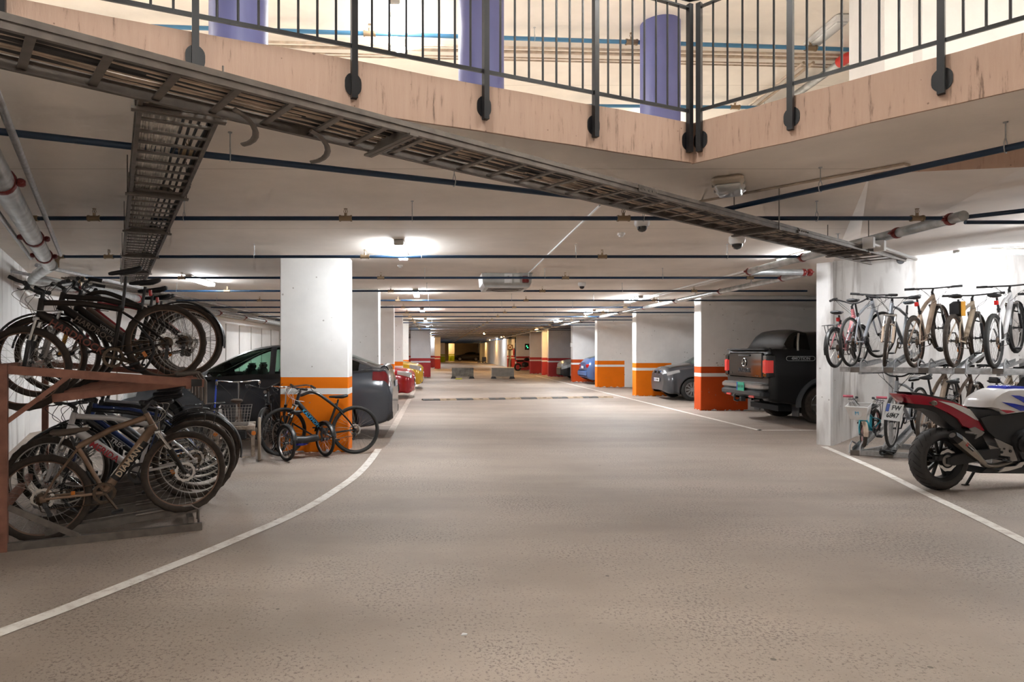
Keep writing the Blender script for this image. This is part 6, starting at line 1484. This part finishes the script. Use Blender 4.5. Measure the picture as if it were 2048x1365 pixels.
def moto_wheel(x, r, w, name='wheel'):
    T = Matrix.Translation((x, 0, r)) @ Matrix.Rotation(PI / 2, 4, 'X'); rr = r * .70
    ri = M(); ri.lathe([(rr, -w * .40), (rr + .012, -w * .42), (rr + .012, -w * .36), (rr - .02, -w * .25), (rr - .02, w * .25), (rr + .012, w * .36), (rr + .012, w * .42), (rr, w * .40), (rr - .035, w * .22), (rr - .035, -w * .22)], 48, T, closed=True)
    for k in range(5):
        for da in (-.14, .14):
            an = 2 * PI * k / 5 + .3; m2 = M(); m2.bar((.05 * math.cos(an + da), .05 * math.sin(an + da), 0), ((rr - .02) * math.cos(an + da * 1.6), (rr - .02) * math.sin(an + da * 1.6), 0), .03, .018, up=(0, 0, 1)); ri.add(m2.v, m2.f, T)
    ri.lathe([(0, -.07), (.055, -.07), (.06, 0), (.055, .07), (0, .07)], 20, T)
    wo = obj(name, ri, mat('black_cast_wheel', (.02, .02, .02), .4, .4), moto)
    ty = M(); P = []
    for k in range(13):
        a_ = PI * k / 12; P.append((rr + (r - rr) * math.sin(a_) ** .75, -w / 2 * math.cos(a_) * (1.0 if 0 < k < 12 else .85)))
    ty.lathe(P + [(rr - .005, w * .3), (rr - .005, -w * .3)], 72, T, closed=True); to = obj('tyre', ty, mat('sport_tyre_rubber', (.035, .032, .030), .6, var=.2, scale=30), wo)
    gr = M()
    for k in range(26):
        for sg in (-1, 1):
            a0 = 2 * PI * k / 26; pts = []
            for q in range(6):
                tq = q / 5; a_ = PI / 2 + sg * (.12 + .75 * tq); rad = rr + (r - rr) * math.sin(a_) ** .75 + .0006; an = a0 + sg * .02 + .22 * tq; pts.append(T @ Vector((rad * math.cos(an), rad * math.sin(an), -w / 2 * math.cos(a_))))
            gr.tube(pts, .0022, 4)
    obj('tread_grooves', gr, mat('groove_black', (.006, .006, .006), .9), wo)
    return wo, T
RR = .338
wo, T = moto_wheel(0, RR, .185)
def wavy(y, R1, R0, m, parent, n=72, th=.005):
    mm = M(); vs = []
    for i in range(n):
        an = 2 * PI * i / n; e = R1 + .004 * math.sin(an * 9)
        for q, yy in ((e, y), (R0, y), (R0, y + th), (e, y + th)): vs.append((q * math.cos(an), yy, RR + q * math.sin(an)))
    mm.add(vs, [(4 * i + a_, 4 * i + (a_ + 1) % 4, (4 * (i + 1) + (a_ + 1) % 4) % (4 * n), (4 * (i + 1) + a_) % (4 * n)) for i in range(n) for a_ in range(4)]); return obj('brake_disc', mm, m, parent)
wd_ = wavy(-.105, .118, .085, m_chrome, moto)
mm = M(); mm.lathe([(.07, -.12), (.078, -.08), (.05, -.07)], 24, Matrix.Translation((0, 0, RR)) @ Matrix.Rotation(PI / 2, 4, 'X') @ Matrix.Scale(-1, 4, (0, 0, 1))); mm.cyl((0, -.13, RR), (0, .13, RR), .022, 12)
mm.cyl((0, -.155, RR), (0, -.13, RR), .03, 6); obj('rear_hub', mm, m_mblk, moto)
mm = M(); mm.lathe([(.035, 0), (.062, .004), (.062, .010), (.035, .012)], 20, Matrix.Translation((-.035, -.125, RR)) @ Matrix.Rotation(PI / 2, 4, 'X')); mm.bar((-.02, -.125, RR + .05), (-.005, -.125, RR - .05), .02, .008); obj('hub_cover', mm, m_calu, moto)
mm = M(); mm.box((-.12, -.10, RR + .03), (.10, .06, .07), bev=.015); mm.cyl((-.13, -.14, RR + .03), (-.13, -.10, RR + .03), .028, 12); obj('brake_caliper', mm, m_mblk, moto)
for sg in (-1, 1):
    mm = M(); y = sg * .135; mm.side([(-.06, RR - .03), (.02, RR - .05), (.62, RR + .02), (.62, RR + .12), (.30, RR + .10), (.02, RR + .05), (-.06, RR + .03)], y - .018, y + .018); obj('swing_arm', mm, m_mblk, moto)
mm = M(); mm.tube([(-.02, .11, RR + .09), (.62, .11, RR + .08), (.66, .11, RR + .03), (.62, .11, RR - .01), (-.02, .11, RR - .09), (-.09, .11, RR)], .008, 5, closed=True); mm.lathe([(.05, -.003), (.09, -.003), (.09, .003), (.05, .003)], 24, Matrix.Translation((0, .11, RR)) @ Matrix.Rotation(PI / 2, 4, 'X'), closed=True); obj('chain', mm, m_chain, moto)
# tail
tail = puff([zp(125, 255), zp(260, 255), zp(420, 280), zp(640, 330), zp(780, 385), zp(870, 470), zp(940, 560), zp(1010, 650), zp(930, 648), zp(840, 628), zp(740, 590), zp(690, 515), zp(560, 440), zp(410, 370), zp(210, 352)], .11, m_mred, 'tail_fairing', inset=.06)
flat([zp(470, 322), zp(640, 352), zp(770, 400), zp(860, 505), zp(870, 525), zp(760, 460), zp(620, 385)], -.112, m_mwhite, 'white_stripe', tail)
flat([zp(720, 395), zp(800, 408), zp(840, 450), zp(905, 530), zp(880, 528), zp(800, 450)], -.1135, m_mwhite, 'white_stripe', tail)
puff([zp(190, 235), zp(300, 240), zp(440, 270), zp(600, 300), zp(690, 345), zp(640, 342), zp(440, 300), zp(220, 262)], .09, m_sad, 'pillion_seat', inset=.05)
tc_ = puff([zp(210, 345), zp(260, 322), zp(270, 352), zp(235, 358)], .07, m_tail, 'tail_lamp', inset=.02)
puff([zp(230, 340), zp(360, 330), zp(480, 380), zp(700, 520), zp(760, 590), zp(730, 640), zp(640, 598), zp(470, 450), zp(330, 400), zp(240, 405)], .09, m_mblk, 'undertray', inset=.05)
puff([zp(780, 385), zp(900, 420), zp(1010, 412), zp(1120, 440), zp(1140, 475), zp(1000, 520), zp(900, 545), zp(850, 480)], .12, m_sad, 'seat', inset=.08)
flat([zp(790, 392), zp(880, 430), zp(965, 432), zp(1010, 415), zp(900, 418)], -.121, m_mwhite, 'seat_highlight_strip', moto) if False else None
puff([zp(880, 500), zp(1000, 470), zp(1130, 470), zp(1420, 430), zp(1600, 420), zp(1620, 560), zp(1420, 600), zp(1280, 640), zp(1220, 790), zp(1050, 720), zp(960, 640)], .135, m_mblk, 'side_panel', inset=.04)
# tank
tk = puff([zp(950, 395), zp(965, 330), zp(1010, 285), zp(1080, 235), zp(1165, 198), zp(1300, 192), zp(1500, 200), zp(1680, 260), zp(1720, 360), zp(1600, 430), zp(1300, 455), zp(1140, 475), zp(1110, 450), zp(1040, 410)], .155, m_mwhite, 'fuel_tank', inset=.13)
yk = -.157
flat([zp(1190, 262), zp(1280, 268), zp(1450, 320), zp(1560, 370), zp(1500, 400), zp(1380, 375), zp(1310, 330)], yk, m_mblue, 'blue_stripe', tk); flat([zp(1090, 332), zp(1220, 350), zp(1400, 388), zp(1540, 405), zp(1480, 420), zp(1290, 426), zp(1190, 380)], yk, m_mblue, 'blue_stripe', tk)
flat([zp(1070, 412), zp(1180, 420), zp(1245, 436), zp(1150, 450)], yk, m_mred, 'red_stripe', tk)
puff([zp(1165, 205), zp(1190, 175), zp(1260, 165), zp(1420, 175), zp(1560, 195), zp(1500, 215), zp(1300, 205)], .10, m_mblue, 'tank_top_panel', inset=.10)
mm = M(); p = zp(1290, 165); mm.lathe([(0, .012), (.04, .01), (.045, 0)], 16, Matrix.Translation((p[0], 0, p[1]))); obj('filler_cap', mm, m_chrome, moto)
# plate, indicators
a_ = zp(172, 372); b_ = zp(130, 535)
T = frame3(((a_[0] + b_[0]) / 2 - .03, -.0, (a_[1] + b_[1]) / 2), (0, -1, 0), (b_[0] - a_[0], 0, 0)) 
up = Vector((a_[0] - b_[0], 0, a_[1] - b_[1])).normalized(); T = frame3(((a_[0] + b_[0]) / 2 - .05, 0.0, (a_[1] + b_[1]) / 2), (0, -1, 0), up)
mm = M(); mm.box((0, 0, 0), (.20, .185, .008), T=T, bev=.003); po = obj('number_plate', mm, m_plate, moto, False); mm = M(); mm.box((-.078, .045, .006), (.035, .085, .004), T=T); obj('plate_band', mm, m_pblue, po, False)
lettering('FW', .075, m_blackp, T @ Matrix.Translation((.025, .045, .006)), po, bold=.001); lettering('6847', .075, m_blackp, T @ Matrix.Translation((.0, -.04, .006)), po, bold=.001)
mm = M(); p = zp(250, 400); mm.tube([(p[0] - .02, 0, p[1] + .03), (a_[0] - .03, 0, a_[1] - .01), (b_[0] - .03, 0, b_[1] + .03)], .02, 8); obj('plate_holder', mm, m_mblk, moto)
for sg in (-1, 1):
    p = zp(385, 345); mm = M(); mm.tube([(p[0] + .02, sg * .06, p[1]), (p[0], sg * .14, p[1])], .010, 8); mm.lathe([(0, -.03), (.022, -.02), (.028, 0), (.022, .02), (0, .03)], 12, Matrix.Translation((p[0], sg * .165, p[1]))); obj('indicator', mm, mat('smoked_indicator', (.22, .18, .15), .2, .4), moto)
# exhaust
p0 = zp(560, 690); p1 = zp(870, 935); a3 = Vector((p0[0], -.20, p0[1])); b3 = Vector((p1[0], -.16, p1[1])); dv = (b3 - a3).normalized()
mm = M(); mm.tube([a3 + dv * .03, a3 + dv * .10, a3.lerp(b3, .75), b3], [.058, .062, .046, .032], 6); ex = obj('silencer', mm, m_titan, moto, angle=25)
mm = M(); mm.tube([a3 - dv * .03, a3 + dv * .035, a3 + dv * .05], [.048, .060, .062], 6); obj('silencer_end_cap', mm, m_mblk, ex, angle=25); mm = M(); mm.cyl(a3 - dv * .034, a3 - dv * .028, .030, 16); obj('silencer_outlet', mm, m_calu, ex)
sid = Vector((0, -1, 0)); sid = (sid - dv * sid.dot(dv)).normalized(); Tt = frame3(a3.lerp(b3, .40) + sid * .0545, dv, dv.cross(sid) * -1)
mm = M(); mm.box((0, 0, 0), (.13, .036, .002), T=Tt); lb_ = obj('label_plate', mm, m_mblk, ex, False); mm = M(); mm.box((-.05, 0, .0015), (.03, .034, .002), T=Tt); obj('label_badge', mm, m_redl, lb_, False); lettering('SCORPION', .018, m_whitep, Tt @ Matrix.Translation((.016, 0, .002)), lb_, bold=.0004)
mm = M(); P = [b3 - dv * .02, b3 + dv * .06, Vector((*[zp(950, 990)[0]], -.12, zp(950, 990)[1])), Vector((zp(1100, 1010)[0], -.08, zp(1100, 1010)[1])), Vector((zp(1340, 960)[0], -.05, zp(1340, 960)[1]))]; mm.tube(catmull(P, 4), .030, 10); obj('exhaust_pipe', mm, m_titan, moto)
mm = M(); mm.side([zp(1060, 1065), zp(1130, 1010), zp(1240, 1000), zp(1290, 960), zp(1345, 955), zp(1300, 1010), zp(1180, 1045)], -.16, -.145); obj('heat_shield', mm, mat('pale_cast_metal', (.55, .52, .48), .4, .5), moto, False)
mm = M(); mm.side([zp(1030, 712), zp(1090, 735), zp(1215, 795), zp(1270, 945), zp(1180, 960), zp(1075, 870), zp(975, 820), zp(965, 780), zp(1080, 815)], -.150, -.138)
fb = obj('footrest_plate', mm, m_calu, moto, False)
for (x_, y_, r_) in ((1190, 845, .016), (1125, 820, .010), (1100, 855, .014), (1175, 935, .012)): mm = M(); p = zp(x_, y_); mm.cyl((p[0], -.158, p[1]), (p[0], -.149, p[1]), r_, 12); obj('plate_hole', mm, m_mblk, fb)
mm = M(); p = zp(1080, 900); mm.cyl((p[0], -.25, p[1]), (p[0], -.14, p[1]), .014, 8); p = zp(1180, 950); mm.tube([(p[0] - .12, -.17, p[1] + .02), (p[0], -.17, p[1])], .008, 6); obj('footrest', mm, m_mblk, fb)
mm = M(); q = [zp(770, 610), zp(830, 595), zp(925, 650), zp(900, 680), zp(830, 720), zp(850, 670), zp(800, 650)]; mm.side(q, -.150, -.138); p = zp(740, 620); mm.cyl((p[0] - .0, -.24, p[1] - .03), (p[0], -.14, p[1] - .03), .013, 8); obj('pillion_footrest', mm, m_calu, moto, False)
mm = M(); p = zp(1450, 780)
puff([zp(1210, 700), zp(1260, 640), zp(1380, 600), zp(1620, 600), zp(1700, 760), zp(1640, 950), zp(1400, 980), zp(1280, 940), zp(1230, 820)], .17, m_eng, 'engine', inset=.12)
mm = M(); p = zp(1320, 770); mm.lathe([(.10, 0), (.098, .02), (.05, .03), (.045, .045), (0, .046)], 28, Matrix.Translation((p[0], -.165, p[1])) @ Matrix.Rotation(PI / 2, 4, 'X')); 
for k in range(8): an = PI / 4 * k; mm.cyl((p[0] + .09 * math.cos(an), -.19, p[1] + .09 * math.sin(an)), (p[0] + .09 * math.cos(an), -.17, p[1] + .09 * math.sin(an)), .008, 6)
obj('clutch_cover', mm, m_eng, moto)
puff([zp(890, 1080), zp(960, 1020), zp(1180, 1060), zp(1360, 1000), zp(1660, 960), zp(1640, 1060), zp(1400, 1085)], .13, m_mblk, 'belly_pan', inset=.04)
mm = M(); p = zp(1030, 1075); mm.tube([(p[0], .06, p[1]), (p[0] - .02, .14, .012)], .014, 8); mm.box((p[0] - .03, .145, .008), (.07, .035, .012)); obj('side_stand', mm, m_mblk, moto)
mm = M(); pA = zp(900, 640); mm.tube([(pA[0] - .02, 0, pA[1] + .02), (pA[0] + .12, 0, pA[1] - .22)], .035, 10); mm.tube([(pA[0], 0, pA[1] - .01), (pA[0] + .08, 0, pA[1] - .14)], .05, 10); obj('shock_absorber', mm, m_eng, moto)
puff([zp(640, 640), zp(760, 600), zp(900, 640), zp(1000, 700), zp(1100, 900), zp(1000, 960), zp(900, 900), zp(780, 760)], .06, m_mblk, 'rear_frame', inset=.05)
# front half, mostly beyond the picture edge
XF = 1.41
moto_wheel(XF, .31, .12)
for sg in (-1, 1):
    mm = M(); mm.tube([(XF - .03, sg * .11, .31), (XF - .32, sg * .10, .98)], [.028, .024], 10); obj('fork_leg', mm, m_chrome, moto)
    wavy(0, .001, .0005, m_chrome, moto) if False else None
    mm = M(); mm.tube([(XF - .34, sg * .10, .93), (XF - .42, sg * .26, .92), (XF - .50, sg * .34, .90)], .013, 8); ho = obj('handlebar', mm, m_mblk, moto); mm = M(); mm.tube([(XF - .44, sg * .28, .915), (XF - .51, sg * .355, .898)], .018, 8); obj('grip', mm, m_blackp, ho)
    mm = M(); mm.tube([(XF - .28, sg * .14, 1.08), (XF - .30, sg * .26, 1.16)], .008, 6); mm.box((XF - .31, sg * .30, 1.17), (.04, .13, .07), bev=.02); obj('mirror', mm, m_mblk, moto)
puff([(XF - .42, .98), (XF - .30, 1.03), (XF - .15, 1.08), (XF + .08, .92), (XF + .10, .80), (XF - .10, .66), (XF - .24, .62), (XF - .36, .78)], .17, m_mwhite, 'front_fairing', inset=.12)
puff([(XF - .30, 1.04), (XF - .16, 1.22), (XF - .02, 1.05), (XF + .02, .98)], .12, m_glass_dk, 'windscreen', inset=.10)
puff([(XF + .0, .86), (XF + .11, .84), (XF + .06, .76), (XF - .02, .76)], .09, m_head, 'head_lamp', inset=.05)
puff([(XF - .30, .60), (XF - .10, .70), (XF + .18, .66), (XF + .10, .62), (XF - .10, .64), (XF - .28, .54)], .07, m_mred, 'front_mudguard', inset=.03)
mm = M(); mm.box((XF - .55, 0, .45), (.08, .30, .32), bev=.02); obj('radiator', mm, m_eng, moto)
# far parked motorcycle in the dark bay
t = thing('motorcycle', 'dark motorcycle in the shadow of the far right bay', 'motorcycle', (6.35, 50.0, 0), math.radians(20))
mm = M(); mm.lathe([(.2, -.05), (.3, -.06), (.3, .06), (.2, .05)], 20, Matrix.Translation((0, 0, .3)) @ Matrix.Rotation(PI / 2, 4, 'X'), closed=True); obj('wheel', mm, m_tyre, t)
mm = M(); mm.lathe([(.2, -.05), (.3, -.06), (.3, .06), (.2, .05)], 20, Matrix.Translation((1.35, 0, .3)) @ Matrix.Rotation(PI / 2, 4, 'X'), closed=True); obj('wheel', mm, m_tyre, t)
mm = M(); mm.box((.65, 0, .5), (.5, .35, .4), bev=.1); mm.box((.2, 0, .78), (.7, .26, .14), bev=.06); mm.box((.8, 0, .9), (.45, .3, .26), bev=.1); mm.tube([(1.35, 0, .3), (1.15, 0, 1.0)], .04, 6); obj('body', mm, m_eng, t)
mm = M(); mm.tube([(1.05, -.35, 1.05), (1.12, 0, 1.02), (1.05, .35, 1.05)], .02, 6); obj('handlebar', mm, m_chrome, t)
mm = M(); mm.box((-.15, 0, .8), (.12, .2, .1), bev=.03); obj('tail_lamp', mm, m_tail, t); mm = M(); mm.box((-.18, 0, .65), (.02, .18, .14)); obj('number_plate', mm, m_plate, t)
mm = M(); mm.cyl((.05, -.18, .28), (.45, -.18, .3), .05, 10); obj('silencer', mm, m_chrome, t)
